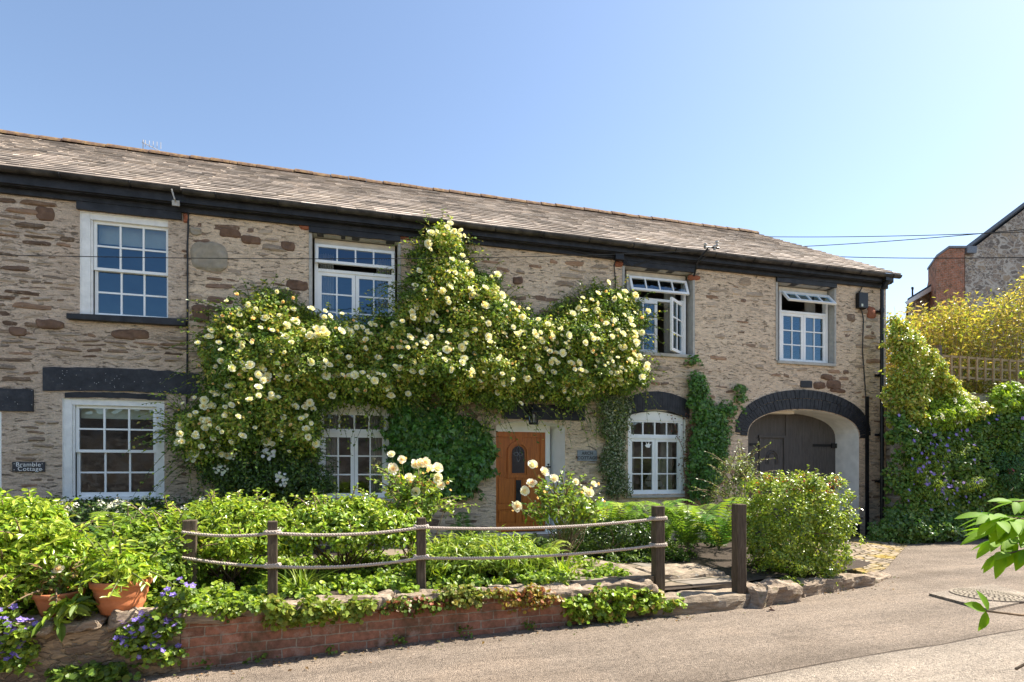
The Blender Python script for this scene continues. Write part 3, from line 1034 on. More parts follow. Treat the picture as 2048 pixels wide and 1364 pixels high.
def shell(parent, x0, x1, mat, name='wall_shell'):
    """back wall, gables, floors: the inside stays dark as in a real house"""
    b = MB()
    yb = 9.1
    zt = EAVE_Z - 0.05
    b.box(x0, x1, yb, yb + 0.3, -0.9, zt)
    for xa, xb in ((x0, x0 + 0.3), (x1 - 0.3, x1)):
        pts = [(0.006, -0.9), (yb, -0.9), (yb, zt), (RIDGE_Y, RIDGE_Z - 0.10), (0.006, zt)]
        n = 5
        vs = [(xa, p[0], p[1]) for p in pts] + [(xb, p[0], p[1]) for p in pts]
        b.add(vs, [tuple(range(n)), tuple(range(n, 2 * n))] + [(i, (i + 1) % n, n + (i + 1) % n, n + i) for i in range(n)])
    o = b.build(name, mat, parent)
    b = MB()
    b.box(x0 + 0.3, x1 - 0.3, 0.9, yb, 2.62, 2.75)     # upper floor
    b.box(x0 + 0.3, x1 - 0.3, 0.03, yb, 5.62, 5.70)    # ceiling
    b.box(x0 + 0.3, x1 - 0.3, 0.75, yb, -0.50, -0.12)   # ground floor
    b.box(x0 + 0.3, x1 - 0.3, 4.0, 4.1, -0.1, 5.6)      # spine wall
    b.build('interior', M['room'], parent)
    b = MB()                                             # rear slope
    b.add([(x0, RIDGE_Y, RIDGE_Z), (x1, RIDGE_Y, RIDGE_Z), (x1, 9.6, EAVE_Z), (x0, 9.6, EAVE_Z)], [(0, 1, 2, 3)])
    # sarking under the front slates
    b.add([(x0, RIDGE_Y, RIDGE_Z - 0.03), (x1, RIDGE_Y, RIDGE_Z - 0.03), (x1, EAVE_Y + 0.06, EAVE_Z - 0.03), (x0, EAVE_Y + 0.06, EAVE_Z - 0.03)], [(0, 1, 2, 3)])
    b.build('rear_roof', M['slate_blue'], parent)
    return o


def gutter(parent, x0, x1, y=-0.275, z=5.775, r=0.066, drop=0.0):
    n, m = 10, max(2, int((x1 - x0) / 0.8))
    b = MB()
    for rr in (r, r - 0.008):
        vs, fs = [], []
        for i in range(m + 1):
            x = x0 + (x1 - x0) * i / m
            zz = z - drop * i / m + 0.010 * noise.noise(Vector((x, 2, 0)))
            for k in range(n + 1):
                th = math.pi + math.pi * k / n
                vs.append((x, y + rr * math.cos(th), zz + rr * math.sin(th) * 1.05))
        for i in range(m):
            for k in range(n):
                a = i * (n + 1) + k
                fs.append((a, a + 1, a + n + 2, a + n + 1))
        b.add(vs, fs)
    g = b.build('gutter', M['gutter'], parent, smooth=True)
    x = x0 + 0.5
    while x < x1 - 0.1:
        b = MB()
        b.tube([(x, y + (r + 0.006) * math.cos(math.pi + math.pi * k / 8), z + (r + 0.006) * 1.05 * math.sin(math.pi + math.pi * k / 8) - drop * (x - x0) / (x1 - x0)) for k in range(9)], 0.010, 5)
        b.build('bracket', M['blackpipe'], g)
        x += 0.95
    return g


def fascia(parent, x0, x1):
    b = MB()
    b.box(x0, x1, -0.20, -0.16, 5.60, 5.79)
    b.box(x0, x1, -0.16, -0.02, 5.585, 5.62)
    b.box(x0, x1, -0.06, 0.05, 5.50, 5.584)
    return b.build('fascia', M['black'], parent)


def ridge(parent, x0, x1, seed):
    b = MB()
    x = x0
    r_ = random.Random(seed)
    while x < x1 - 0.05:
        xe = min(x + 0.43, x1)
        dz = r_.uniform(-0.012, 0.012)
        for ro in (0.0,):
            n = 8
            vs, fs = [], []
            for xx, kk in ((x, 1.06), (xe - 0.008, 1.0)):
                for k in range(n + 1):
                    th = math.pi * (0.08 + 0.84 * k / n)
                    vs.append((xx, RIDGE_Y - 0.15 * kk * math.cos(th), RIDGE_Z - 0.06 + dz + 0.16 * kk * math.sin(th)))
            fs = [(k, k + 1, n + 2 + k, n + 1 + k) for k in range(n)] + [tuple(range(n + 1)), tuple(range(n + 1, 2 * n + 2))]
            b.add(vs, fs)
        x = xe
    return b.build('ridge_tiles', M['ridge'], parent, smooth=False)


def odd_stones(parent, name, lst, mat):
    """single stones that stand out of the mortar"""
    for (px0, py0, px1, py1, sd) in lst:
        p, q = onY(px0, py1), onY(px1, py0)
        b = MB()
        b.rock(p.x, q.x, -0.034, 0.05, p.z, q.z, sd, 0.024, 0, 14, 3, 8, q=3.6)
        b.build(name, mat, parent, smooth=False)


def cable(parent, pts, r=0.011, name='cable', mat=None):
    b = MB(); b.tube(pts, r, 6)
    return b.build(name, mat or M['wire'], parent)


# ---- the cottage with the sash windows
A = thing('stone_cottage', 'terraced stone cottage with white sliding sash windows and long speckled black lintel', 'cottage', (-6, 0, -0.5), 'cottages of the terrace')
y1 = 0.035
wu = (X(162, y1), X(357, y1), 3.66, 5.36)
wl = (X(127, y1), X(330, y1), 0.73, 2.36)
dl = (X(-190), X(3), -0.15, 2.12)
holes = [soffit_hole(wu[0], wu[1], wu[2], wu[3], 0.16, 3), soffit_hole(wl[0], wl[1], wl[2], wl[3], 0.16, 3), soffit_hole(dl[0], dl[1], dl[2], dl[3], 0.25, 3)]
keepA = [(X(150), X(368), 5.36, 5.6), (X(84), 99, 2.44, 2.90), (X(126), X(336), 2.33, 2.48), (X(-230) - .02, X(72), 2.1, 2.52), (X(134), X(378), 3.50, 3.68)]
wall('wall', XL, XP - 0.004, -0.9, 5.62, holes, M['facade_a'], A, dict(keep=keepA, seed=5, h=(0.005, 0.027), rows=(0.05, 0.15), lens=(0.16, 0.55),
     pal=[(0.31, 0.225, 0.16), (0.40, 0.305, 0.22), (0.22, 0.15, 0.10), (0.46, 0.36, 0.265), (0.31, 0.195, 0.125), (0.36, 0.285, 0.215), (0.25, 0.19, 0.14), (0.17, 0.11, 0.075)]))
shell(A, XL, XP - 0.004, M['facade_a'])
w1 = sash_window(A, *wu, y1, 4.95, M['glass_up'])
w2 = sash_window(A, *wl, y1, 2.06, M['glass'], 0.115)
tag(w1, 'upper sash window with deep blue reflections'); tag(w2, 'lower sash window with pale blind half way down the top panes')
b = MB(); b.prism([(X(138), onY(138, 640).z), (X(374), onY(374, 652).z - 0.02), (X(374), onY(374, 640).z), (X(138), onY(138, 629).z)], -0.10, 0.02); tag(b.build('sill', M['black'], w1, bevel=0.008), None)
tag(lintel(A, X(155), X(364), 5.375, 5.50, 0.0, 0.05, M['black'], 1), 'black timber lintel under the eaves')
tag(lintel(A, X(87), XP + 0.17, 2.46, 2.83, 0.035, 0.03, M['tar'], 2), 'long black lintel spattered with white specks')
tag(lintel(A, X(130), X(333), 2.365, 2.45, 0.02, 0.01, M['black'], 3), 'thin black board over the lower window')
tag(lintel(A, X(-230), X(68), 2.13, 2.48, 0.0, 0.03, M['tar'], 4), 'short speckled lintel over the front door')
b = MB(); fwd = 0.07
b.box(dl[0], dl[0] + fwd, 0.01, 0.14, dl[2], dl[3]); b.box(dl[1] - fwd, dl[1], 0.01, 0.14, dl[2], dl[3]); b.box(dl[0] + fwd, dl[1] - fwd, 0.012, 0.14, dl[3] - fwd, dl[3])
b.build('door_frame', M['white'], A)
b = MB(); b.box(dl[0] + fwd, dl[1] - fwd, 0.07, 0.12, dl[2], dl[3] - fwd); b.build('front_door', M['gate'], A)
slates(XL, XP, A, 3, False)
ridge(A, XL, XP - 0.003, 3)
fascia(A, XL, XP - 0.003)
gutter(A, XL, X(372), z=5.80)
odd_stones(A, 'facing_stone', [(225, 662, 300, 677, 1), (20, 655, 52, 672, 2), (72, 641, 128, 655, 3), (72, 415, 110, 440, 4)], M['brownstone'])
p0 = onY(349, 372, -0.3)
cable(A, [onY(343, 378, -0.34), onY(349, 398, -0.32), onY(352, 405, -0.20)], 0.012, 'stay_bracket', M['ceramic'])
b = MB(); q = onY(352, 408, -0.19); b.box(q.x - 0.05, q.x + 0.06, -0.225, -0.202, q.z - 0.04, q.z + 0.045); b.build('bracket_plate', M['ceramic'], A)
b = MB()
qa = onY(286, 300, RIDGE_Y)
b.tube([qa, qa + Vector((0, 0, 0.24))], 0.010, 5); b.tube([qa + Vector((-0.02, 0, 0.18)), qa + Vector((0.36, 0.1, 0.06))], 0.008, 5)
for k in range(5): b.tube([qa + Vector((0.05 + 0.08 * k, 0, 0.08)), qa + Vector((0.05 + 0.08 * k, 0, 0.24))], 0.006, 4)
b.build('aerial', M['ceramic'], A)

# ---- the rose-covered cottage
B = thing('stone_cottage', 'stone cottage hung with climbing roses, orange front door and arched gateway', 'cottage', (5, 0, -0.5), 'cottages of the terrace')
yr = 0.15
o2 = (X(624), X(796), ZS, ZT); o3 = (X(1249), X(1385), ZS, ZT); o4 = (X(1555), X(1668), ZS, ZT)
l2 = (X(634), X(781), 0.71, 2.30); l3 = (X(1256), X(1371), 0.71, 2.30)
DX0, DX1 = X(992), X(1130)
GX0, GX1 = X(1496), X(1718)
door_pts = arch_pts(DX0, DX1, -0.05, 2.05, 0.12)
gate_pts = arch_pts(GX0, GX1, -0.42, 1.95, 0.62, 24)
holes = [soffit_hole(*o2, 0.22, 1), soffit_hole(*o3, 0.22, 1), soffit_hole(*o4, 0.22, 1),
         dict(pts=arch_pts(l2[0], l2[1], l2[2], l2[3], 0.16), depth=0.2, mat=2), dict(pts=arch_pts(l3[0], l3[1], l3[2], l3[3], 0.16), depth=0.2, mat=2),
         dict(pts=door_pts, depth=0.52, mat=3, splay=0.13), dict(pts=gate_pts, depth=0.72, mat=2)]
keepB = [(q_[0] - 0.09, q_[1] + 0.09, ZS - 0.10, 5.6) for q_ in (o2, o3, o4)] + [(q_[0] - 0.12, q_[1] + 0.12, 2.1, 2.90) for q_ in (l2, l3)] + [(q_[0] - 0.08, q_[1] + 0.08, 0.6, 2.4) for q_ in (l2, l3)]
keepB += [(X(1003) - .03, X(1169) + .03, 2.17, 2.53), (XP - 1, XP + 0.2, 2.44, 2.90), (DX0 - .07, DX1 + .12, -0.3, 0.0), (GX0 - 0.30, GX1 + 0.33, 1.92, 2.45), (GX0 - 0.1, GX1 + 0.1, 2.45, 2.80), (GX0 + 0.45, GX1 - 0.45, 2.8, 3.06)]
wall('wall', XP, XR, -0.9, 5.62, holes, M['facade_b'], B, dict(keep=keepB, seed=8, h=(-0.016, 0.018), rows=(0.07, 0.19), lens=(0.14, 0.5),
     pal=[(0.40, 0.295, 0.205), (0.50, 0.38, 0.27), (0.28, 0.19, 0.13), (0.55, 0.425, 0.31), (0.35, 0.215, 0.135), (0.44, 0.34, 0.25), (0.22, 0.14, 0.095)]))
shell(B, XP, XR, M['facade_b'])
for (a_, c_, _, _), fan, la, ra, px0, px1, lab in ((o2, 6, 0, 0, 629, 790, 'upper window half hidden by roses'), (o3, 20, 4, 38, 1254, 1372, 'upper window with one casement swung open'), (o4, 42, 0, 0, 1559, 1656, 'upper window with fanlight propped wide open')):
    x0, x1 = X(px0, yr), X(px1, yr)
    wv = casement_window(B, x0, x1, ZS + 0.03, ZT - 0.02, yr, 0.34, 0.10, fan, la, ra, M['glass_up'], top_board=0.10)
    tag(wv, lab)
    b = MB(); b.box(a_ - 0.02, c_ + 0.02, -0.05, 0.13, ZS - 0.07, ZS); b.build('sill', M['grey'], wv, bevel=0.01)
    for ea, eb in ((a_ - 0.05, a_ - 0.002), (c_ + 0.002, c_ + 0.05)):   # cement margins, a little proud
        b = MB(); b.box(ea, eb, -0.014, 0.02, ZS, ZT); b.build('reveal_edge', M['grey'], wv)
    lintel(B, a_ - 0.05, c_ + 0.04, ZT + 0.002, 5.498, 0.0, 0.05, M['black'], a_)
for (a_, c_, z0, z1), lab in ((l2, 'lower window beside the climbing roses'), (l3, 'lower window with paper dove and model sailing boat')):
    wv = casement_window(B, a_ + 0.02, c_ - 0.02, z0 + 0.02, 2.44, 0.07, 0.36, 0.0, 0, 0, 0, M['glass'], top_board=0.16, arch=0.10, fan_fixed=True)
    tag(wv, lab)
    b = MB(); b.box(a_ - 0.06, c_ + 0.06, -0.06, 0.068, z0 - 0.08, z0 - 0.03); b.build('sill', M['grey'], wv, bevel=0.01)
    # soldier-course arch painted black, one lump per brick
    b = MB()
    n = 26
    for i in range(n):
        ta, tb = -1.12 + 2.24 * i / n, -1.12 + 2.24 * (i + 0.93) / n
        cx, hw = (a_ + c_) / 2, (c_ - a_) / 2
        f = lambda t_, top: (cx + hw * t_ * (1.03 if top else 1.0), (2.47 if not top else 2.85) - 0.15 * t_ * t_)
        b.prism([f(ta, 0), f(tb, 0), f(tb, 1), f(ta, 1)], -0.025 + 0.006 * rnd.random(), 0.10)
    b.build('arch_lintel', M['black'], B)
# ornaments on the inner sill of the lower window by the ivy
b = MB(); q = onY(1302, 955, 0.5)
b.prism([(q.x, q.z - 0.05), (q.x + 0.30, q.z - 0.05), (q.x + 0.22, q.z + 0.52)], 0.45, 0.46)
b.prism([(q.x - 0.02, q.z - 0.05), (q.x - 0.16, q.z - 0.05), (q.x + 0.14, q.z + 0.40)], 0.45, 0.46)
b.prism([(q.x - 0.2, q.z - 0.08), (q.x + 0.34, q.z - 0.08), (q.x + 0.26, q.z - 0.2), (q.x - 0.12, q.z - 0.2)], 0.42, 0.50)
tag(b.build('model_boat', M['curtain'], None, origin=(q.x, 0.46, q.z - 0.2)), 'model sailing boat standing behind the lower window by the ivy', 'ornament')
b = MB(); q = onY(1295, 892, 0.075)
b.prism([(q.x - .07, q.z + .02), (q.x - .03, q.z - .03), (q.x + .04, q.z - .035), (q.x + .06, q.z + .02), (q.x + .10, q.z + .05), (q.x + .035, q.z + .035), (q.x + .03, q.z + .10), (q.x - .005, q.z + .03), (q.x - .05, q.z + .09), (q.x - .03, q.z + .025)], 0.06, 0.068)
tag(b.build('window_sticker', M['white'], None, origin=q), 'white dove sticker on the pane behind the glazing bars', 'sticker')
# the front door in its deep whitewashed recess
yd = 0.45
b = MB()
dx0, dx1, dz1 = X(984, yd), X(1089, yd), 1.98
b.box(dx1, X(1098, yd), yd - 0.06, yd + 0.06, -0.05, 2.15); b.box(dx0 - 0.07, dx0, yd - 0.06, yd + 0.06, -0.05, 2.15)
b.box(dx0, dx1, yd - 0.055, yd + 0.06, dz1, 2.2)
b.build('door_frame', M['white'], B)
b = MB(); b.box(dx0, dx1, yd - 0.01, yd + 0.04, -0.03, dz1)
xm = X(1036, yd)
st = [(dx0, dx0 + 0.12), (xm - 0.06, xm + 0.06), (dx1 - 0.12, dx1)]


def doorz(py): return onY(1036, py, yd).z


zA, zB, zC, zD = doorz(948), doorz(1018), doorz(1052), doorz(880)
for a_, c_ in ((dx0, dx0 + 0.10), (dx1 - 0.10, dx1)): b.box(a_, c_, yd - 0.035, yd - 0.011, -0.03, dz1)
b.box(dx0 + 0.10, dx1 - 0.10, yd - 0.032, yd - 0.011, dz1 - 0.10, dz1)
b.box(dx0 + 0.10, dx1 - 0.10, yd - 0.032, yd - 0.011, zB, zB + 0.10)
b.box(dx0 + 0.10, dx1 - 0.10, yd - 0.032, yd - 0.011, -0.03, 0.14)
b.box(xm - 0.05, xm + 0.05, yd - 0.033, yd - 0.011, zB + 0.10, zA - 0.02); b.box(xm - 0.05, xm + 0.05, yd - 0.033, yd - 0.011, 0.14, zB)
b.box(xm - 0.05, xm + 0.05, yd - 0.033, yd - 0.011, doorz(892) + 0.02, dz1 - 0.10)
for s in (-1, 1):
    b.box(*sorted((xm + s * 0.22, dx0 + 0.10 if s < 0 else dx1 - 0.10)), yd - 0.030, yd - 0.011, zA - 0.06, zA - 0.005)
    for pz0, pz1 in ((0.17, zB - 0.03), (zB + 0.13, zA - 0.09)):       # fielded panels
        xa, xb = sorted((xm + s * 0.09, (dx0 + 0.13) if s < 0 else (dx1 - 0.13)))
        b.box(xa, xb, yd - 0.024, yd - 0.011, pz0, pz1)
ring = []
rx_, rz_ = 0.175, doorz(905)
zb_ = zA - 0.02
for k in range(17):
    th = math.pi * k / 16
    ring.append((xm + rx_ * math.cos(th), rz_ + rx_ * math.sin(th)))
outer = [(xm + rx_ + 0.055, zb_ - 0.055)] + [(xm + (rx_ + 0.055) * math.cos(math.pi * k / 16), rz_ + (rx_ + 0.055) * math.sin(math.pi * k / 16)) for k in range(17)] + [(xm - rx_ - 0.055, zb_ - 0.055)]
inner = [(xm + rx_, zb_)] + ring + [(xm - rx_, zb_)]
n = len(outer)
b.add([(p[0], yd - 0.045, p[1]) for p in outer] + [(p[0], yd - 0.045, p[1]) for p in inner] + [(p[0], yd - 0.011, p[1]) for p in outer] + [(p[0], yd - 0.02, p[1]) for p in inner],
      [(i, (i + 1) % n, n + (i + 1) % n, n + i) for i in range(n)] + [(i, (i + 1) % n, 2 * n + (i + 1) % n, 2 * n + i) for i in range(n)] + [(n + i, n + (i + 1) % n, 3 * n + (i + 1) % n, 3 * n + i) for i in range(n)])
door = b.build('front_door', M['door'], B)
b = MB(); b.prism([(xm + 0.13, zb_ + 0.04)] + [(xm + 0.13 * math.cos(math.pi * k / 12), rz_ + 0.13 * math.sin(math.pi * k / 12)) for k in range(13)] + [(xm - 0.13, zb_ + 0.04)], yd - 0.022, yd - 0.012)
b.build('leaded_light', M['lead'], door)
b = MB(); cz = rz_ - 0.03                       # petals of leading
for k in range(4):
    th = math.pi / 4 + k * math.pi / 2
    th = k * math.pi / 2 + math.pi / 2
    d_ = Vector((math.cos(th), 0, math.sin(th))); n_ = Vector((-d_.z, 0, d_.x))
    ln = 0.16 if k % 2 == 0 else 0.10
    for s in (-1, 1):
        b.tube([Vector((xm, yd - 0.026, cz)) + d_ * ln * t_ + n_ * s * 0.035 * math.sin(math.pi * t_) for t_ in (0, .25, .5, .75, 1)], 0.006, 5)
b.build('leading', M['leadgrey'], door)
b = MB(); b.box(xm - 0.055, xm + 0.055, yd - 0.044, yd - 0.034, doorz(1012), doorz(960)); b.tube([(xm - 0.03, yd - 0.06, doorz(975)), (xm, yd - 0.075, doorz(985)), (xm + 0.03, yd - 0.06, doorz(975))], 0.010, 6)
b.build('letter_box', M['gatedark'], door)
b = MB(); q = onY(1097, 934, yd - 0.07)
for dx_, dz_ in ((0, 0.05), (0, -0.05), (0.03, 0), (-0.03, 0), (0, 0)): b.lathe((q.x + dx_, yd - 0.065, q.z + dz_), [(0.001, -0.022), (0.022, -0.01), (0.022, 0.01), (0.001, 0.022)], 8)
b.build('bell_pull', M['gatedark'], B)
tag(lintel(B, X(1003), X(1169), 2.20, 2.50, 0.0, 0.025, M['black'], 8), 'black lintel over the orange door')
b = MB(); b.box(DX0 - 0.05, DX1 + 0.1, -0.22, 0.5, -0.2, -0.052); b.build('door_step', M['rock2'], B, bevel=0.015)
# the arched gateway
b = MB()
n = 46
cx = (GX0 + GX1) / 2
for ro, (k0, k1) in enumerate(((0.0, 0.54), (0.56, 1.0))):
    nn_ = n if ro == 0 else n
    for i in range(nn_):
        u0, u1 = (i + 0.5 * ro) / nn_, (i + 0.5 * ro + 0.90) / nn_
        if u1 > 1.0: continue
        def arcp(u, k):
            th = math.pi * u
            a_, r_ = (GX1 - GX0) / 2, 0.62
            return (cx + (a_ + 0.03 + 0.30 * k) * math.cos(th), 1.95 + (r_ + 0.02 + 0.43 * k) * (math.sin(th) ** 0.8))
        b.prism([arcp(u0, k0), arcp(u1, k0), arcp(u1, k1), arcp(u0, k1)], -0.028 + 0.008 * rnd.random(), 0.02)
tag(b.build('gateway_arch', M['black'], B), 'arch ring of bricks painted black')
yg = 0.68
gp = arch_pts(GX0, GX1, -0.40, 1.95, 0.60, 24)
g0, g1 = X(1499, yg), X(1673, yg)
gmid = X(1577, yg)
pts = arch_pts(gmid - (g1 - gmid), g1, -0.38, 1.90, 0.66, 24)
for half in (0, 1):
    hp = [p for p in pts if (p[0] >= gmid - 1e-6) == bool(half)]
    zt_ = max(p[1] for p in pts)
    e_ = 0.008 if half else -0.008
    if half: hp = [(gmid + e_, -0.38)] + [p for p in hp if p[0] > gmid + 0.01] + [(gmid + e_, zt_)]
    else: hp = [(gmid + e_, zt_)] + [p for p in hp if p[0] < gmid - 0.01 and p[1] > -0.37] + [(pts[0][0], -0.38), (gmid + e_, -0.38)]
    b = MB(); b.prism(hp, yg, yg + 0.05)
    if half == 0: b.box(gmid - 0.10, gmid - 0.008, yg - 0.025, yg - 0.001, -0.36, zt_ - 0.03)
    lf = b.build('gate_leaf', M['gate'], B)
    b = MB()
    hx0, hx1 = (X(1625, yg), X(1678, yg - 0.03)) if half else (X(1499, yg), X(1521, yg))
    zz = onY(1650, 891, yg).z
    b.box(hx0, hx1, yg - 0.02, yg - 0.002, zz - 0.03, zz + 0.03)
    if half: b.box(X(1664, yg - .05), X(1676, yg - .05), yg - 0.05, yg - 0.021, zz - 0.06, zz + 0.05)
    b.build('strap_hinge', M['gatedark'], lf)
    if half == 0:
        wx0, wx1, wz1 = X(1521, yg), X(1566, yg), onY(1545, 876, yg).z
        b = MB()
        b.box(wx0 - 0.05, wx0, yg - 0.035, yg - 0.003, -0.36, wz1); b.box(wx1, wx1 + 0.05, yg - 0.036, yg - 0.004, -0.36, wz1 + 0.001)
        b.box(wx0 - 0.07, wx1 + 0.07, yg - 0.045, yg - 0.005, wz1 + 0.002, wz1 + 0.06)
        c_ = (wx0 + wx1) / 2; zq = onY(1545, 915, yg).z
        for r_ in (0.16, 0.105):
            b.tube([(c_ - r_, yg - 0.012, zq - 0.16)] + [(c_ - r_ * math.cos(math.pi * k / 10), yg - 0.012, zq + r_ * math.sin(math.pi * k / 10)) for k in range(11)] + [(c_ + r_, yg - 0.012, zq - 0.16)], 0.013, 5)
        b.build('wicket_door', M['gate'], lf)
        b = MB(); b.lathe((X(1561, yg), yg - 0.06, onY(1561, 968, yg).z), [(0.001, -.03), (0.03, -.015), (0.03, .015), (0.001, .03)], 10)
        b.build('door_knob', M['gatedark'], lf)
b = MB()
b.box(GX1 - 0.012, GX1 + 0.012, -0.012, 0.70, -0.5, 0.0)
b.build('plinth', M['black'], B)
b = MB(); b.box(X(1560), X(1605), 0.25, 0.45, 2.50, 2.60); b.build('lit_soffit_patch', M['cream'], B)  # added cream block standing in for bounced light on the arch soffit
q0, q1 = onY(1600, 775), onY(1624, 762)
b = MB(); b.rock(q0.x, q1.x, -0.02, 0.05, q0.z, q1.z, 3, 0.004, 0, 4, 2, 4); b.build('date_stone', M['black'], B)
odd_stones(B, 'facing_stone', [(1626, 764, 1650, 777, 1), (1652, 762, 1684, 778, 2), (1660, 778, 1690, 784, 3), (1640, 750, 1667, 759, 4), (572, 562, 617, 579, 5), (384, 610, 418, 642, 6), (545, 580, 590, 590, 7), (1025, 555, 1046, 568, 8), (440, 460, 482, 473, 9), (480, 475, 520, 487, 10), (560, 485, 590, 500, 12), (558, 658, 600, 672, 13)], M['brownstone'])
odd_stones(B, 'quoin_brick', [(366, 426, 378, 446, 21), (598, 452, 622, 458, 22), (797, 472, 822, 480, 23), (1230, 523, 1248, 534, 24), (1733, 614, 1752, 636, 25), (1380, 552, 1400, 560, 26)], M['redstone'])
odd_stones(B, 'pale_stone', [(380, 487, 455, 538, 31), (378, 456, 404, 470, 32)], M['palestone'])
slates(XP + 0.003, XR + 0.06, B, 5, True)
ridge(B, XP, XR + 0.03, 9)
fascia(B, XP, XR)
gutter(B, X(374), XR + 0.10, z=5.77, drop=0.03)
# downpipe with its hopper at the corner
px_ = X(1764, -0.12)
b = MB(); b.tube([(px_, -0.12, 5.45), (px_, -0.12, -0.35)], 0.042, 10)
for z_ in (4.9, 3.4, 2.0, 0.9): b.tube([(px_, -0.12, z_), (px_, -0.12, z_ + 0.09)], 0.054, 10); b.box(px_ - 0.09, px_ + 0.09, -0.075, -0.003, z_ + 0.01, z_ + 0.06)
b.tube([(px_ + 0.06, -0.25, 5.72), (px_, -0.16, 5.45)], [0.075, 0.055], 10)
b.box(px_ - 0.08, px_ + 0.12, -0.30, -0.02, 5.60, 5.74)
b.build('downpipe', M['blackpipe'], B, smooth=False)
# meter box, conduit, cables
q0, q1 = onY(1718, 615, -0.1), onY(1736, 586, -0.1)
b = MB(); b.box(q0.x, q1.x, -0.11, -0.002, q0.z, q1.z); jb = b.build('junction_box', M['blackpipe'], B, bevel=0.01)
b = MB(); b.box(q0.x + 0.06, q0.x + 0.11, -0.114, -0.1105, q0.z + 0.03, q0.z + 0.09); b.build('sticker', M['blind'], jb)
cable(B, [onY(1726, 559, -.02), onY(1724, 575, -.03), onY(1716, 590, -.03), onY(1716, 612, -.03), onY(1724, 622, -.03), onY(1727, 640, -.02), onY(1725, 700, -.02), onY(1732, 795, -.02)], 0.012)
b = MB(); b.box(X(1730), X(1736), -0.03, -0.002, -0.40, onY(1732, 793).z); b.build('conduit', M['blackpipe'], B)
cable(B, [(X(377), -0.02, 5.5), (X(377), -0.02, 5.2), (X(375.5), -0.03, 4.95), (X(376), -0.02, 4.6), (X(375), -0.02, 3.0), (X(374), -0.02, 2.2)], 0.014, 'conduit')
q = onY(1237, 516, -0.1)
b = MB(); b.box(q.x - 0.09, q.x + 0.10, -0.16, -0.065, q.z - 0.05, q.z + 0.07); b.build('cable_box', M['blackpipe'], B, bevel=0.008)
cable(B, [q + Vector((-0.06, 0, -0.05)), onY(1228, 530, -.03), onY(1231, 560, -.02), onY(1231, 600, -.02)], 0.012)
cable(B, [q + Vector((-0.08, 0, 0.02)), onY(1200, 513, -.1), onY(1100, 490, -.07), onY(950, 466, -.07), onY(650, 440, -.07)], 0.010)
cable(B, [q + Vector((0.08, 0, 0.02)), onY(1262, 532, -.08), onY(1300, 520, -.08)], 0.010)
cable(B, [onY(1398, 536, -.05), onY(1560, 553, -.08), onY(1726, 562, -.05)], 0.010)
# telegraph bracket with insulators
b = MB()
q = onY(1388, 552, -0.05); r0 = onY(1396, 520, -0.3); r1 = onY(1416, 497, -0.5)
b.tube([q, r0, r1], 0.022, 6); b.tube([onY(1408, 494, -.5), onY(1438, 496, -.5)], 0.018, 6); b.tube([onY(1392, 527, -.3), onY(1412, 512, -.45)], 0.013, 6)
tb = b.build('telegraph_bracket', M['blackpipe'], B)
for (ax, ay) in ((1411, 492), (1429, 496), (1434, 487)):
    b = MB(); c_ = onY(ax, ay, -0.5); b.lathe(c_, [(0.001, -0.05), (0.035, -0.04), (0.02, 0.0), (0.04, 0.02), (0.03, 0.05), (0.001, 0.06)], 8)
    b.build('insulator', M['ceramic'], tb)


# ------------------------------------------------------------------ name plates, lantern, wires
def plate(px0, py0, px1, py1, lines, mat, tmat, size, label, font_serif=False, screw=True):
    p, q = onY(px0, py1), onY(px1, py0)
    t = thing('name_plate', label, 'sign', ((p.x + q.x) / 2, -0.01, p.z))
    b = MB(); b.box(p.x, q.x, -0.028, -0.004, p.z, q.z); b.build('plate', mat, t, bevel=0.004)
    h = q.z - p.z
    for i, s in enumerate(lines):
        cu = bpy.data.curves.new('lettering', 'FONT')
        cu.body = s; cu.size = size; cu.extrude = 0.002; cu.align_x = 'CENTER'; cu.align_y = 'CENTER'
        cu.space_character = 1.08
        cu.offset = 0.0 if not font_serif else 0.002
        cu.materials.append(tmat)
        tmp = bpy.data.objects.new('lettering', cu)
        COL.objects.link(tmp)
        bpy.context.view_layer.update()
        me = bpy.data.meshes.new_from_object(tmp.evaluated_get(bpy.context.evaluated_depsgraph_get()))
        bpy.data.objects.remove(tmp)
        o = bpy.data.objects.new('lettering', me)
        COL.objects.link(o)
        o.parent = t
        o.location = ((p.x + q.x) / 2 - t.location.x + (0.02 * i if not font_serif else 0), -0.031 - t.location.y, p.z + h * (0.72 - 0.44 * i) - t.location.z)
        o.rotation_euler = (math.pi / 2, 0, 0)
    if screw:
        for sx in (p.x + 0.03, q.x - 0.03):
            for sz in (p.z + 0.03, q.z - 0.03):
                b = MB(); b.lathe((sx, -0.031, sz), [(0.001, -0.009), (0.009, -0.004), (0.009, 0.004), (0.001, 0.009)], 8); b.build('screw', M['ceramic'], t)
    return t


plate(26, 924, 91, 943.5, ['Bramble', 'Cottage'], M['slateplate'], M['oldwhite'], 0.092, 'dark slate name plate reading Bramble Cottage in white letters')
plate(1154, 901, 1193, 922, ['ARCH', 'COTTAGE'], M['leadplate'], M['slateplate'], 0.088, 'grey name plate reading Arch Cottage beside the orange door', True, False)

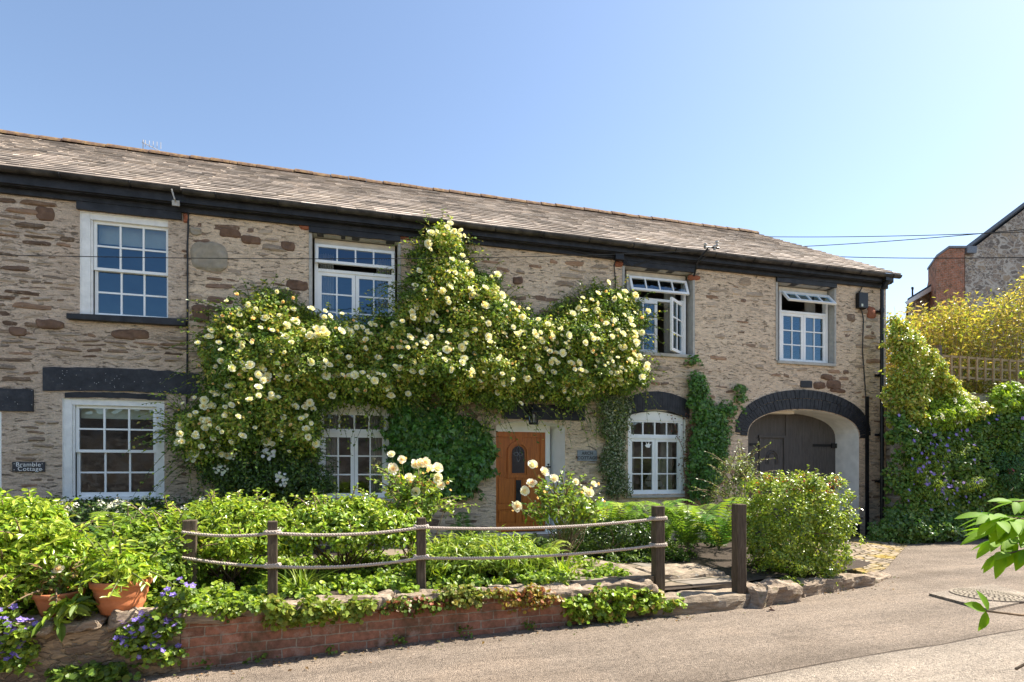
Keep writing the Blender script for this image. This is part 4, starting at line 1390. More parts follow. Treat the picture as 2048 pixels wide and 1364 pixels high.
q = onY(1067, 830, -0.16)
t = thing('wall_lantern', 'black glazed lantern hanging above the orange front door', 'lantern', (q.x, -0.16, q.z - 0.16))
b = MB()
zt, zb = q.z + 0.05, q.z - 0.15
for k in range(6):
    a0 = math.pi / 3 * k
    p0 = Vector((q.x + 0.115 * math.cos(a0), -0.16 + 0.115 * math.sin(a0), zt)); p1 = Vector((q.x + 0.085 * math.cos(a0), -0.16 + 0.085 * math.sin(a0), zb))
    b.tube([p0, p1], 0.010, 5)
b.lathe((q.x, -0.16, 0), [(0.095, zb - 0.03), (0.095, zb), (0.0, zb)], 6)
b.lathe((q.x, -0.16, 0), [(0.13, zt), (0.13, zt + 0.015), (0.06, zt + 0.09), (0.05, zt + 0.13), (0.015, zt + 0.15), (0.015, zt + 0.20)], 6)
b.tube([(q.x, -0.16, zt + 0.18), (q.x, -0.10, zt + 0.24), (q.x, -0.002, zt + 0.22)], 0.012, 6)
b.build('lantern_frame', M['gatedark'], t)
b = MB(); b.lathe((q.x, -0.16, 0), [(0.082, zb), (0.110, zt)], 6); b.build('pane', M['glass'], t)
b = MB(); b.lathe((q.x, -0.16, 0), [(0.018, zb), (0.018, zb + 0.09), (0.03, zb + 0.12), (0.022, zb + 0.16), (0.0, zb + 0.17)], 10); b.build('bulb', M['curtain'], t)


def wire(p, q, sag, label, r=0.011):
    b = MB()
    n = 24
    b.tube([p.lerp(q, i / n) - Vector((0, 0, sag * 4 * (i / n) * (1 - i / n))) for i in range(n + 1)], r, 5)
    return tag(b.build('overhead_wire', M['wire'], None, origin=p), label, 'cable', 'overhead wires')


wire(onY(1420, 500, -0.5), atD(-150, 506, 7.2), 0.12, 'thin wire crossing in front of the stone cottages below the eaves', 0.006)
wire(atD(1440, 471.5, 26), atD(2160, 459, 16), 0.12, 'uppermost overhead wire behind the roof, running to the far gable', 0.013)
wire(atD(1500, 497, 24), atD(2160, 448, 15), 0.10, 'overhead wire slanting up from behind the roof to the right', 0.013)
wire(atD(1560, 508, 22), atD(2160, 512, 14), 0.10, 'lowest overhead wire crossing the brick chimney behind', 0.013)


ow = thing('opposite_wall', 'tall rubble garden wall on the far side of the lane, mirrored in the lower windows', 'wall', (2, -14.6, -0.6))
b = MB(); b.box(-16, 22, -15.0, -14.6, -1.0, 3.4); b.build('wall_face', M['far_stone'], ow)
b = MB(); b.box(-16.05, 22.05, -15.06, -14.54, 3.402, 3.52); b.build('coping', M['rock2'], ow)


# ------------------------------------------------------------------ foliage
def T(*v): return np.array(v[0] if len(v) == 1 else v, float)


# leaf outlines: x across, y along, z up
LEAF = {
    'rose': (T((0, 0, 0), (-.30, .32, .07), (-.22, .72, .03), (0, 1, -.10), (.22, .72, .03), (.30, .32, .07)), np.array([(0, 5, 4, 3), (0, 3, 2, 1)])),
    'long': (T((0, 0, 0), (-.19, .35, .05), (-.15, .72, -.02), (0, 1, -.20), (.15, .72, -.02), (.19, .35, .05)), np.array([(0, 5, 4, 3), (0, 3, 2, 1)])),
    'small': (T((0, 0, 0), (-.30, .5, .06), (0, 1, -.05), (.30, .5, .06)), np.array([(0, 3, 2, 1)])),
    'round': (T((0, 0, 0), (-.48, .25, .05), (-.45, .75, .02), (0, 1, -.10), (.45, .75, .02), (.48, .25, .05)), np.array([(0, 5, 4, 3), (0, 3, 2, 1)])),
    'ivy': (T((0, 0.08, 0), (-.42, -.02, .02), (-.50, .42, .04), (-.2, .55, .02), (0, 1, -.12), (.2, .55, .02), (.50, .42, .04), (.42, -.02, .02)), np.array([(0, 3, 2, 1), (0, 7, 6, 5), (0, 5, 4, 3)])),
    'blade': (T((0, 0, 0), (-.075, .4, .03), (0, 1, -.18), (.075, .4, .03)), np.array([(0, 3, 2, 1)])),
    'petal': (T((0, 0, 0), (-.40, .55, .10), (0, 1, .22), (.40, .55, .10)), np.array([(0, 3, 2, 1)])),
}


def unit(a):
    return a / np.maximum(np.linalg.norm(a, axis=1, keepdims=True), 1e-9)


def leaves_arrays(kind, P, N, S, C, g, droop=0.35, axis=None, spread=1.0):
    """leaves of one outline at P facing N, size S, colour C"""
    tv, tf = LEAF[kind]
    n = len(P)
    N = unit(N + g.normal(0, 0.38 * spread, (n, 3)))
    if axis is None:
        a = g.normal(0, 1, (n, 3)); a[:, 2] -= droop * 1.6
    else:
        a = axis
    a = unit(a - N * np.sum(a * N, axis=1, keepdims=True) * 0.9)
    x = unit(np.cross(a, N))
    z = np.cross(x, a)
    V = (P[:, None, :] + S[:, None, None] * (tv[None, :, 0, None] * x[:, None, :] + tv[None, :, 1, None] * a[:, None, :] + tv[None, :, 2, None] * z[:, None, :]))
    k = len(tv)
    Fq = (tf[None, :, :] + (np.arange(n) * k)[:, None, None]).reshape(-1, tf.shape[1])
    return V.reshape(-1, 3), Fq, np.repeat(C, k, axis=0)


def pick_cols(g, n, pal, weights=None, jit=0.16):
    pal = np.array(pal, float)
    w_ = None if weights is None else np.array(weights) / sum(weights)
    c = pal[g.choice(len(pal), n, p=w_)]
    return np.clip(c * (1 + g.normal(0, jit, (n, 1))) * (1 + g.normal(0, 0.05, (n, 3))), 0.004, 0.95)


def foliage(name, kind, P, N, S, C, parent, g, mat='leaf', droop=0.35, axis=None, spread=1.0):
    V, Fq, c = leaves_arrays(kind, P, N, S, C, g, droop, axis, spread)
    return link(name, np_mesh(name, V, Fq, M[mat], c), parent)


def clump_cloud(g, centers, outs, r, m, zs=0.8, shell=0.55):
    """m leaves round each clump centre, mostly on its outer side"""
    n = len(centers)
    idx = np.repeat(np.arange(n), m)
    d = unit(g.normal(0, 1, (n * m, 3)))
    o = outs[idx]
    dt = np.sum(d * o, axis=1, keepdims=True)
    d = np.where(dt < -0.15, d - 1.6 * dt * o, d)
    d = unit(d)
    rad = r[idx][:, None] * (shell + (1.08 - shell) * g.random((n * m, 1)))
    P = centers[idx] + d * rad * np.array([1, 1, zs])
    Nn = unit(d * 0.8 + o * 0.5 + np.array([0, 0, 0.45]))
    return P, Nn, idx


GREEN = [(0.13, 0.21, 0.030), (0.18, 0.27, 0.038), (0.10, 0.165, 0.028), (0.24, 0.32, 0.045)]
BRIGHT = [(0.27, 0.39, 0.034), (0.34, 0.45, 0.042), (0.20, 0.31, 0.030), (0.41, 0.48, 0.06)]
DARK = [(0.062, 0.11, 0.024), (0.09, 0.155, 0.03), (0.050, 0.09, 0.022)]
YOUNG = [(0.38, 0.45, 0.06), (0.45, 0.46, 0.08), (0.30, 0.40, 0.05), (0.50, 0.42, 0.10)]


def in_poly(px, pz, poly):
    inside = np.zeros(len(px), bool)
    n = len(poly)
    for i in range(n):
        x1_, z1_ = poly[i]; x2_, z2_ = poly[(i + 1) % n]
        c = ((z1_ > pz) != (z2_ > pz)) & (px < (x2_ - x1_) * (pz - z1_) / (z2_ - z1_ + 1e-12) + x1_)
        inside ^= c
    return inside


def edge_dist(px, pz, poly):
    d = np.full(len(px), 1e9)
    P = np.stack([px, pz], 1)
    for i in range(len(poly)):
        a = np.array(poly[i]); b_ = np.array(poly[(i + 1) % len(poly)])
        ab = b_ - a
        t_ = np.clip(((P - a) @ ab) / (ab @ ab + 1e-12), 0, 1)
        d = np.minimum(d, np.linalg.norm(P - (a + t_[:, None] * ab), axis=1))
    return d


def sample_poly(g, poly, n, gap=0.0, gapscale=1.1, rag=0.0):
    pa = np.array(poly)
    lo, hi = pa.min(0), pa.max(0)
    X_, Z_ = [], []
    while len(X_) < n:
        q = lo + (hi - lo) * g.random((n * 3, 2))
        q = q[in_poly(q[:, 0], q[:, 1], poly)]
        if rag and len(q):                    # ragged outline: bays and tongues along the edge
            dd = edge_dist(q[:, 0], q[:, 1], poly)
            nz = np.array([noise.noise(Vector((x * 2.6, z * 2.6, 8.8))) + 0.6 * noise.noise(Vector((x * 7, z * 7, 2.8))) for x, z in q])
            q = q[nz > 0.30 - dd / rag]
        for x, z in q:
            if gap and noise.noise(Vector((x * gapscale, z * gapscale, 4.2))) < -gap:
                continue
            X_.append(x); Z_.append(z)
    return np.array(X_[:n]), np.array(Z_[:n])


def px_poly(pts, y):
    return [(onY(a, b_, y).x, onY(a, b_, y).z) for a, b_ in pts]


def sprays(g, starts, dirs, lens, nleaf, size, pal, sag=0.5, weights=None):
    """arching shoots carrying leaves on both sides; returns leaf arrays and stem paths"""
    P, N, S, C, A, paths = [], [], [], [], [], []
    for s, d, L in zip(starts, dirs, lens):
        pts = []
        for t_ in np.linspace(0, 1, 7):
            pts.append(s + d * L * t_ + np.array([0, 0, -sag * L * t_ * t_]))
        paths.append([tuple(p) for p in pts])
        pts = np.array(pts)
        for k in range(nleaf):
            t_ = 0.15 + 0.85 * k / (nleaf - 1)
            i = min(5, int(t_ * 6)); f_ = t_ * 6 - i
            p = pts[i] * (1 - f_) + pts[i + 1] * f_
            tang = pts[i + 1] - pts[i]; tang /= np.linalg.norm(tang) + 1e-9
            side = np.cross(tang, [0, 0, 1]); side /= np.linalg.norm(side) + 1e-9
            a = side * (1 if k % 2 else -1) + tang * 0.7 + g.normal(0, .3, 3)
            P.append(p); A.append(a); N.append(np.array([0, -0.35, 0.9]) + g.normal(0, .3, 3)); S.append(size * g.uniform(0.7, 1.15))
    P, N, S, A = map(np.array, (P, N, S, A))
    return P, N, S, pick_cols(g, len(P), pal, weights), A, paths


def cat_leaf(parts, name, kind, parent, g, mat='leaf', droop=0.35):
    """several leaf sets into one foliage mesh"""
    Vs, Fs, Cs, off = [], [], [], 0
    for (P, N, S, C, A) in parts:
        V, Fq, c = leaves_arrays(kind, P, N, S, C, g, droop, A)
        Vs.append(V); Fs.append(Fq + off); Cs.append(c); off += len(V)
    return link(name, np_mesh(name, np.vstack(Vs), np.vstack(Fs), M[mat], np.vstack(Cs)), parent)


# ---- blossoms: small meshes shared by many objects
def bloom_mesh(name, pals, seed, petals=(6, 6, 5), cup=0.35, heart=None):
    """a full rose: rings of cupped petals round a tight heart"""
    g = np.random.default_rng(seed)
    Vs, Fs, Cs, off = [], [], [], 0
    for ring, n in enumerate(petals):
        tilt = (0.15 + 0.42 * ring + cup * 0.3)
        ln = 0.55 - 0.12 * ring
        for k in range(n):
            th = 2 * math.pi * (k + 0.5 * ring) / n + g.normal(0, 0.1)
            rad = T((math.cos(th), math.sin(th), 0))
            tl = tilt + g.normal(0, 0.12)
            d = rad * math.cos(tl) + T((0, 0, math.sin(tl)))
            s = np.cross(d, [0, 0, 1]); s /= np.linalg.norm(s) + 1e-9
            u = np.cross(s, d)
            b0 = rad * 0.05 + T((0, 0, 0.04 * ring))
            w_ = ln * 0.52
            vs = [b0, b0 + d * ln * .5 - s * w_ + u * .05, b0 + d * ln * .9 - s * w_ * .7 + u * .16, b0 + d * ln + u * .10, b0 + d * ln * .9 + s * w_ * .7 + u * .16, b0 + d * ln * .5 + s * w_ + u * .05]
            Vs += vs
            Fs += [(off, off + 5, off + 4, off + 3), (off, off + 3, off + 2, off + 1)]
            c = np.array(pals[0 if ring == 0 else 1 if ring == 1 else 2]) * g.uniform(.92, 1.05)
            Cs += [c] * 6
            off += 6
    return np_mesh(name, np.array(Vs), np.array(Fs), M['petal'], np.clip(np.array(Cs), 0, .92))


def flat_flower(name, col, heart, n=5, seed=0):
    g = np.random.default_rng(seed)
    tv, tf = LEAF['petal']
    Vs, Fs, Cs = [], [], []
    for k in range(n):
        th = 2 * math.pi * k / n
        R = np.array([(math.cos(th), -math.sin(th), 0), (math.sin(th), math.cos(th), 0), (0, 0, 1)])
        Vs.append((tv * 0.5) @ R.T); Fs.append(tf + k * 4); Cs += [np.array(col) * g.uniform(.9, 1.1)] * 4
    V = np.vstack(Vs); o = len(V)
    V = np.vstack([V, T((-.08, -.08, .08), (.08, -.08, .08), (.08, .08, .08), (-.08, .08, .08))])
    Fs.append(np.array([(o, o + 1, o + 2, o + 3)])); Cs += [np.array(heart)] * 4
    return np_mesh(name, V, np.vstack(Fs), M['petal'], np.array(Cs))


def umbel(name, col, seed, n=22):
    """a flat head of many tiny florets"""
    g = np.random.default_rng(seed)
    r = 0.5 * np.sqrt(g.random(n)); th = g.random(n) * 6.283
    P = np.stack([r * np.cos(th), r * np.sin(th), 0.15 * (1 - (2 * r) ** 2) + g.normal(0, .03, n)], 1)
    V, Fq, c = leaves_arrays('round', P, np.tile(T((0, 0, 1)), (n, 1)), np.full(n, .22), pick_cols(g, n, [col], jit=.06), g)
    return np_mesh(name, V, Fq, M['petal'], c)


CREAM = [bloom_mesh('bloom', [(0.88, 0.87, 0.77), (0.88, 0.85, 0.70), (0.87, 0.80, 0.56)], 1), bloom_mesh('bloom', [(0.86, 0.84, 0.72), (0.86, 0.82, 0.64), (0.82, 0.72, 0.44)], 2, (5, 6, 5), .6),
         bloom_mesh('bloom', [(0.88, 0.86, 0.75), (0.87, 0.83, 0.66), (0.86, 0.76, 0.52)], 3, (7, 5, 4), .1)]
BUD = [bloom_mesh('bud', [(0.84, 0.68, 0.40), (0.84, 0.62, 0.34), (0.82, 0.52, 0.26)], 4, (5, 4, 3), 1.6)]
BLUSH = [bloom_mesh('bloom', [(0.88, 0.83, 0.78), (0.87, 0.80, 0.74), (0.85, 0.68, 0.58)], 5), bloom_mesh('bloom', [(0.88, 0.86, 0.82), (0.88, 0.84, 0.78), (0.86, 0.76, 0.66)], 6, (6, 6, 4), .7)]
PURPLE = [flat_flower('blossom', (0.26, 0.19, 0.60), (0.6, 0.55, 0.7), 5, 1), flat_flower('blossom', (0.32, 0.24, 0.66), (0.6, 0.55, 0.7), 5, 2)]
WHITEUMB = [umbel('flower_head', (0.74, 0.74, 0.66), 1), umbel('flower_head', (0.78, 0.77, 0.70), 2)]
PINKUMB = [umbel('flower_head', (0.62, 0.16, 0.25), 3)]


def put_blooms(parent, name, meshes, P, N, S, g, cap=100):
    """blossoms as objects sharing their mesh, largest first; what goes past the cap becomes one mesh"""
    eye = np.array([0, -D, HC])
    order = np.argsort(-S / np.linalg.norm(P - eye, axis=1))
    base = wloc(parent)
    rest = []
    for rank, i in enumerate(order):
        q = Vector(N[i]).to_track_quat('Z', 'Y')
        roll = Matrix.Rotation(g.uniform(0, 6.28), 4, 'Z')
        Mx = Matrix.Translation(Vector(P[i])) @ q.to_matrix().to_4x4() @ roll @ Matrix.Diagonal((S[i], S[i], S[i], 1))
        me = meshes[int(g.integers(0, len(meshes)))]
        if rank < cap:
            o = bpy.data.objects.new(name, me)
            o.parent = parent
            o.matrix_local = Matrix.Translation(-base) @ Mx
            COL.objects.link(o)
        else:
            rest.append((me, Mx))
    if rest:
        Vs, Fs, Cs, off = [], [], [], 0
        for me, Mx in rest:
            n = len(me.vertices)
            co = np.empty(n * 3, np.float32); me.vertices.foreach_get('co', co)
            A = np.array(Mx)
            Vs.append(co.reshape(-1, 3) @ A[:3, :3].T + A[:3, 3])
            lv = np.empty(len(me.loops), np.int32); me.loops.foreach_get('vertex_index', lv)
            Fs.append(lv.reshape(-1, 4) + off)
            cc = np.empty(n * 4, np.float32); me.color_attributes['Col'].data.foreach_get('color', cc)
            Cs.append(cc.reshape(-1, 4)[:, :3]); off += n
        o = link(name + 's', np_mesh(name + 's', np.vstack(Vs), np.vstack(Fs), M['petal'], np.vstack(Cs)), parent)
        o['kind'] = 'stuff'


def stem_mesh(parent, paths, r, name='stem', mat='bark', n=5):
    b = MB()
    for p in paths:
        k = len(p)
        b.tube(p, [r * (1 - 0.65 * i / max(1, k - 1)) for i in range(k)], n, cap=False)
    return b.build(name, M[mat], parent, smooth=True)


def climber(name, label, cat, poly_px, seed, n, m, depth, kind, size, pal, weights=None, young=0.0, mat='leaf', gap=0.35, base=None, yref=-0.18, rclump=(0.09, 0.2), edge_spr=60, spr_len=(0.2, 0.5), droop=0.5, stems=None, profile=0.45, group=None, rag=0.2, extra=(), inner_spr=0):
    g = np.random.default_rng(seed)
    poly = px_poly(poly_px, yref)
    if base is None:
        zmin = min(poly, key=lambda p: p[1]); base = (zmin[0], -0.12, -0.12)
    t = thing(name, label, cat, base, group)
    x, z = sample_poly(g, poly, n, gap, 1.1, rag)
    for ep, en in extra:                      # fuller patches
        ex, ez = sample_poly(g, px_poly(ep, yref), en)
        x, z = np.concatenate([x, ex]), np.concatenate([z, ez])
    n = len(x)
    d = edge_dist(x, z, poly)
    th = np.clip(d / profile, 0.2, 1.0) ** 0.6
    bumps = np.array([0.72 + 0.55 * noise.noise(Vector((a * 1.5, b_ * 1.5, seed))) for a, b_ in zip(x, z)])
    y = -0.05 - depth * th * np.clip(bumps, .4, 1.2) * (g.random(n) ** 0.55)
    c = np.stack([x, y, z], 1)
    outs = unit(np.stack([g.normal(0, .25, n), -np.ones(n), g.normal(0.35, .2, n)], 1))
    r = g.uniform(*rclump, n)
    P, N, idx = clump_cloud(g, c, outs, r, m)
    P[:, 1] = np.minimum(P[:, 1], -0.025 - 0.02 * g.random(len(P)))
    S = size * g.uniform(0.65, 1.2, len(P))
    C = pick_cols(g, len(P), pal, weights)
    if young:
        # whole shoot tips of young growth: where the clump sits well out from the wall
        f_ = np.array([noise.noise(Vector((a * 2.3, b_ * 2.3, seed + 9))) for a, b_ in zip(x, z)])
        yc = (f_ > -0.08) & (np.abs(y) > depth * 0.30)
        ym = yc[idx] & (g.random(len(P)) < young)
        C[ym] = pick_cols(g, int(ym.sum()), YOUNG)
    parts = [(P, N, S, C, None)]
    paths = []
    if edge_spr:
        pa = np.array(poly + [poly[0]])
        seg = np.linalg.norm(np.diff(pa, axis=0), axis=1)
        cen = pa[:-1].mean(0)
        pos, dr, ln = [], [], []
        for _ in range(edge_spr):
            k = g.choice(len(seg), p=seg / seg.sum()); f_ = g.random()
            p = pa[k] * (1 - f_) + pa[k + 1] * f_
            o2_ = p - cen; o2_ /= np.linalg.norm(o2_) + 1e-9
            tang = (pa[k + 1] - pa[k]) / (seg[k] + 1e-9); nrm = np.array([tang[1], -tang[0]])
            if nrm @ o2_ < 0: nrm = -nrm
            pos.append(np.array([p[0], -0.06 - depth * 0.35 * g.random(), p[1]]) - 0.12 * np.array([nrm[0], 0, nrm[1]]))
            dv = np.array([nrm[0] + g.normal(0, .4), -0.25 * g.random(), nrm[1] + g.normal(0.25, .4)])
            dr.append(dv / np.linalg.norm(dv)); ln.append(g.uniform(*spr_len))
        for _ in range(inner_spr):            # shoots arching out of the face of the plant
            k = g.integers(0, n)
            pos.append(c[k]); dv = np.array([g.normal(0, .55), -1.0, g.normal(.35, .5)])
            dr.append(dv / np.linalg.norm(dv)); ln.append(g.uniform(*spr_len) * .8)
        sp = sprays(g, pos, dr, ln, 9, size, pal + (YOUNG if young else []), 0.45)
        sp[0][:, 1] = np.minimum(sp[0][:, 1], -0.03)
        parts.append((sp[0], sp[1], sp[2], sp[3], sp[4]))
        paths += [[(q[0], min(q[1], -0.02), q[2]) for q in p] for p in sp[5]]
    cat_leaf(parts, 'foliage', kind, t, g, mat, droop)
    if paths:
        stem_mesh(t, paths, 0.006, 'twigs', 'greenstem', 4)['kind'] = 'stuff'
    if stems:
        for s_ in stems:
            stem_mesh(t, [s_], 0.03, 'stem', 'bark', 7)
    return t, (x, y, z, c, g, poly)


# ------------------------------------------------------------------ plants on the facade
W = lambda a, b_, y=-0.08: tuple(onY(a, b_, y))
rose_poly = [(400, 690), (425, 640), (470, 605), (505, 585), (540, 582), (575, 592), (600, 612), (640, 640), (700, 640), (760, 638), (790, 612), (803, 560), (820, 520), (846, 482), (872, 452), (902, 468), (940, 492), (925, 515), (955, 545), (990, 555), (1002, 590), (1040, 612), (1075, 630), (1110, 622), (1150, 592), (1205, 580), (1250, 590), (1285, 612), (1290, 660), (1262, 690), (1272, 730), (1298, 770), (1235, 790), (1180, 795), (1150, 822), (1105, 806), (1085, 798), (1045, 796), (1012, 828), (960, 824), (900, 812), (840, 800), (790, 825), (740, 815), (690, 812), (655, 815), (648, 860), (640, 910), (590, 930), (520, 925), (470, 930), (430, 925), (385, 935), (345, 895), (330, 860), (355, 820), (405, 800), (420, 740)]
stems_rose = [[W(905, 985), W(900, 930), W(925, 860), W(930, 790, -0.12), W(900, 700, -0.2), W(880, 600, -0.15), W(875, 500)],
              [W(955, 835), W(920, 805, -.12), W(870, 780, -.14), W(780, 765, -.16), W(690, 790, -.14), W(640, 805, -.10), W(560, 760, -.15)],
              [W(930, 790, -.12), W(1020, 760, -.16), W(1120, 720, -.2), W(1240, 680, -.2), W(1262, 640, -.1)],
              [W(640, 805, -.10), W(560, 720, -.2), W(500, 650, -.2), W(480, 610, -.1)], [W(560, 760, -.15), W(470, 800, -.2), W(380, 870, -.15)]]
rose, (rx0, ry0, rz0, rc0, gr, rpoly) = climber('climbing_rose', 'huge climbing rose with hundreds of cream blooms trained across the stone cottage', 'climbing rose', rose_poly, 21, 2700, 38, 0.85, 'rose', 0.062,
    GREEN + DARK[:2], [3, 4, 2, 2.5, 1.2, 1.2], 0.6, base=tuple(onY(905, 1000, -0.15)), edge_spr=520, inner_spr=420, gap=0.5, stems=stems_rose, extra=[([(880, 690), (1260, 660), (1270, 770), (1130, 808), (1090, 790), (1020, 800), (900, 800)], 520), ([(420, 700), (640, 680), (640, 860), (400, 890)], 260), ([(640, 690), (860, 690), (860, 800), (640, 800)], 200)], spr_len=(0.25, 0.8))
# blooms sit on the outer face of the foliage
sel = (np.abs(ry0) > 0.22) | (gr.random(len(rx0)) < 0.25)
bi = gr.choice(np.where(sel)[0], 600, replace=False)
bp = rc0[bi] + np.stack([gr.normal(0, .05, 600), -0.19 - 0.14 * gr.random(600), gr.normal(0.05, .05, 600)], 1)
bn = unit(np.stack([gr.normal(0.2, .35, 600), -np.ones(600), gr.normal(0.55, .35, 600)], 1))
bs = 0.065 + 0.08 * gr.random(600) ** 1.4
put_blooms(rose, 'bloom', CREAM, bp, bn, bs, gr, 100)
bi = gr.choice(np.where(sel)[0], 190, replace=False)
put_blooms(rose, 'bud', BUD, rc0[bi] + np.stack([gr.normal(0, .06, 190), -0.14 - 0.06 * gr.random(190), gr.normal(0.05, .06, 190)], 1),
           unit(np.stack([gr.normal(0.2, .4, 190), -np.ones(190), gr.normal(0.5, .4, 190)], 1)), gr.uniform(0.05, 0.085, 190), gr, 0)

climber_low, ci = climber('wall_shrub', 'dark green small-leaved shrub with flat white flower heads beside the glazed lower window', 'shrub',
    [(385, 880), (440, 855), (520, 850), (580, 835), (625, 810), (655, 850), (640, 900), (655, 950), (665, 990), (620, 1005), (540, 1010), (450, 1000), (405, 960)], 22, 420, 55, 0.50, 'small', 0.058,
    DARK + GREEN[:1], None, 0, 'leafgloss', gap=0.5, edge_spr=40, base=tuple(onY(540, 1020, -0.3)))
g = np.random.default_rng(5)
q = np.array([W(388, 913, -.5), W(462, 910, -.55), W(560, 960, -.6), W(440, 940, -.5), W(540, 905, -.5), W(480, 880, -.5), W(555, 855, -.5), W(420, 890, -.5), W(600, 880, -.5)])
put_blooms(climber_low, 'flower_head', WHITEUMB, q, unit(np.stack([g.normal(0, .2, 9), -np.ones(9), g.normal(.5, .2, 9)], 1)), g.uniform(.16, .30, 9), g)

climber('climbing_hydrangea', 'broad-leaved green climber on the wall between the lower window and the orange door', 'climber',
    [(778, 810), (830, 800), (900, 822), (970, 850), (986, 900), (975, 950), (950, 985), (890, 990), (850, 975), (800, 955), (778, 900)], 23, 420, 30, 0.30, 'ivy', 0.105,
    [(0.075, 0.18, 0.028), (0.10, 0.225, 0.035), (0.06, 0.135, 0.025), (0.14, 0.27, 0.05)], None, 0, 'leafgloss', gap=0.6, edge_spr=26, spr_len=(0.15, 0.4), droop=1.0, base=tuple(onY(890, 1010, -0.1)))

climber('variegated_climber', 'pale variegated climber growing up the wall beside the grey name plate', 'climber',
    [(1208, 770), (1250, 770), (1262, 830), (1250, 900), (1262, 985), (1215, 985), (1208, 930), (1200, 860)], 24, 260, 45, 0.16, 'small', 0.05,
    [(0.30, 0.33, 0.19), (0.09, 0.14, 0.035), (0.42, 0.44, 0.30), (0.07, 0.11, 0.03)], None, 0, 'leaf', gap=0.5, edge_spr=30, spr_len=(.1, .25), base=tuple(onY(1235, 1000, -0.1)), stems=[[W(1235, 1000), W(1228, 930), W(1232, 860), W(1228, 780)]])
climber('ivy', 'ivy climbing the wall between the lower window and the arched gateway', 'ivy',
    [(1384, 700), (1400, 705), (1408, 750), (1418, 795), (1440, 812), (1468, 800), (1488, 772), (1492, 790), (1474, 835), (1458, 880), (1446, 940), (1428, 1000), (1388, 1000), (1385, 900), (1384, 800)], 25, 330, 34, 0.15, 'ivy', 0.066,
    [(0.10, 0.22, 0.04), (0.14, 0.28, 0.05), (0.07, 0.15, 0.03)], None, 0, 'leafgloss', gap=0.55, edge_spr=40, spr_len=(.1, .3), droop=1.0, base=tuple(onY(1405, 1010, -0.1)), profile=0.2)
t = thing('withered_vine', 'thin reddish withered vine trailing over the edge of the lower window', 'vine', tuple(onY(1374, 1000, -0.1)))
g = np.random.default_rng(31)
paths = []
for k in range(9):
    x_, y_ = 1374 + g.normal(0, 4), 1000
    p = [W(x_, y_, -.06)]
    for s in range(9):
        x_ += g.normal(-0.8, 4); y_ -= g.uniform(10, 24); p.append(W(x_, y_, -.06 - .04 * g.random()))
    paths.append(p)
stem_mesh(t, paths, 0.012, 'stem', 'bark', 5)
P = np.array([p for pa in paths for p in pa for _ in range(7)]); P = P + g.normal(0, .05, P.shape); P[:, 1] = np.minimum(P[:, 1], -.04)
foliage('foliage', 'small', P, np.tile(T((0, -1, .3)), (len(P), 1)), g.uniform(.03, .055, len(P)), pick_cols(g, len(P), [(0.20, 0.07, 0.04), (0.13, 0.06, 0.03), (0.10, 0.12, 0.04)]), t, g)

# ------------------------------------------------------------------ low wall, kerb stones, steps
gw = thing('garden_wall', 'low garden wall of red brick and rubble below the rope fence', 'wall', (0, -4.7, -0.6))


def strip_wall(name, x0, x1, mat, ztop, zoff=0.0, step=0.25, back=0.16):
    b = MB()
    n = max(2, int((x1 - x0) / step))
    fr = []
    for i in range(n + 1):
        x = x0 + (x1 - x0) * i / n
        y = kerb_y(x)
        fr.append((x, y - zoff))
    vs, fs = [], []
    for i, (x, y) in enumerate(fr):
        zb_ = zroad(x) - 0.12
        zt_ = ztop(x)
        bul = lambda z: 0.02 * noise.noise(Vector((x * 2.2, z * 3, 1)))
        vs += [(x, y + bul(zb_), zb_), (x, y + bul((zb_ + zt_) / 2), (zb_ + zt_) / 2), (x, y + bul(zt_), zt_), (x, y + back, zt_), (x, y + back, zb_)]
    for i in range(n):
        for k in range(4):
            a = i * 5 + k
            fs.append((a, a + 5, a + 6, a + 1))
    fs += [tuple(range(5)), tuple(n * 5 + k for k in range(5))]
    b.add(vs, fs)
    return b.build(name, mat, gw)


xb0, xb1 = onY(362, 1300, -4.85).x, 2.55
topz = lambda x: -0.165 - 0.01 * max(0, x)
strip_wall('rubble_face', -12, xb0 - 0.004, M['wall_rubble'], topz, 0.012)
strip_wall('brick_face', xb0, xb1, M['brick'], topz)
strip_wall('slate_face', xb1 + 0.004, 3.55, M['wall_rubble'], lambda x: -0.20)
x = -9.0
k = 0
r_ = random.Random(17)
while x < 3.4:
    L_ = r_.uniform(0.30, 1.15)
    xe = min(x + L_, 3.50)
    yk = kerb_y((x + xe) / 2)
    b = MB()
    b.rock(x + 0.002, xe + 0.01, yk - r_.uniform(0.0, 0.07), yk + r_.uniform(0.20, 0.30), topz(x) - 0.02 + r_.uniform(-0.02, 0.02), -0.075 - 0.012 * max(0, x) + r_.uniform(-0.03, 0.025), k, 0.042, 0, 22, 8, 6)
    b.build('coping_stone', M['rock'], gw)
    x = xe
    k += 1


def stone(name, label, cat, x0, x1, y0, y1_, z0, z1, seed, mat='rock2', rot=0.0, amp=0.03, group=None):
    b = MB(); b.rock(x0, x1, y0, y1_, z0, z1, seed, amp, 0, 16, 8, 5, rot)
    o = b.build(name, M[mat], None, False, ((x0 + x1) / 2, (y0 + y1_) / 2, z0))
    return tag(o, label, cat, group)


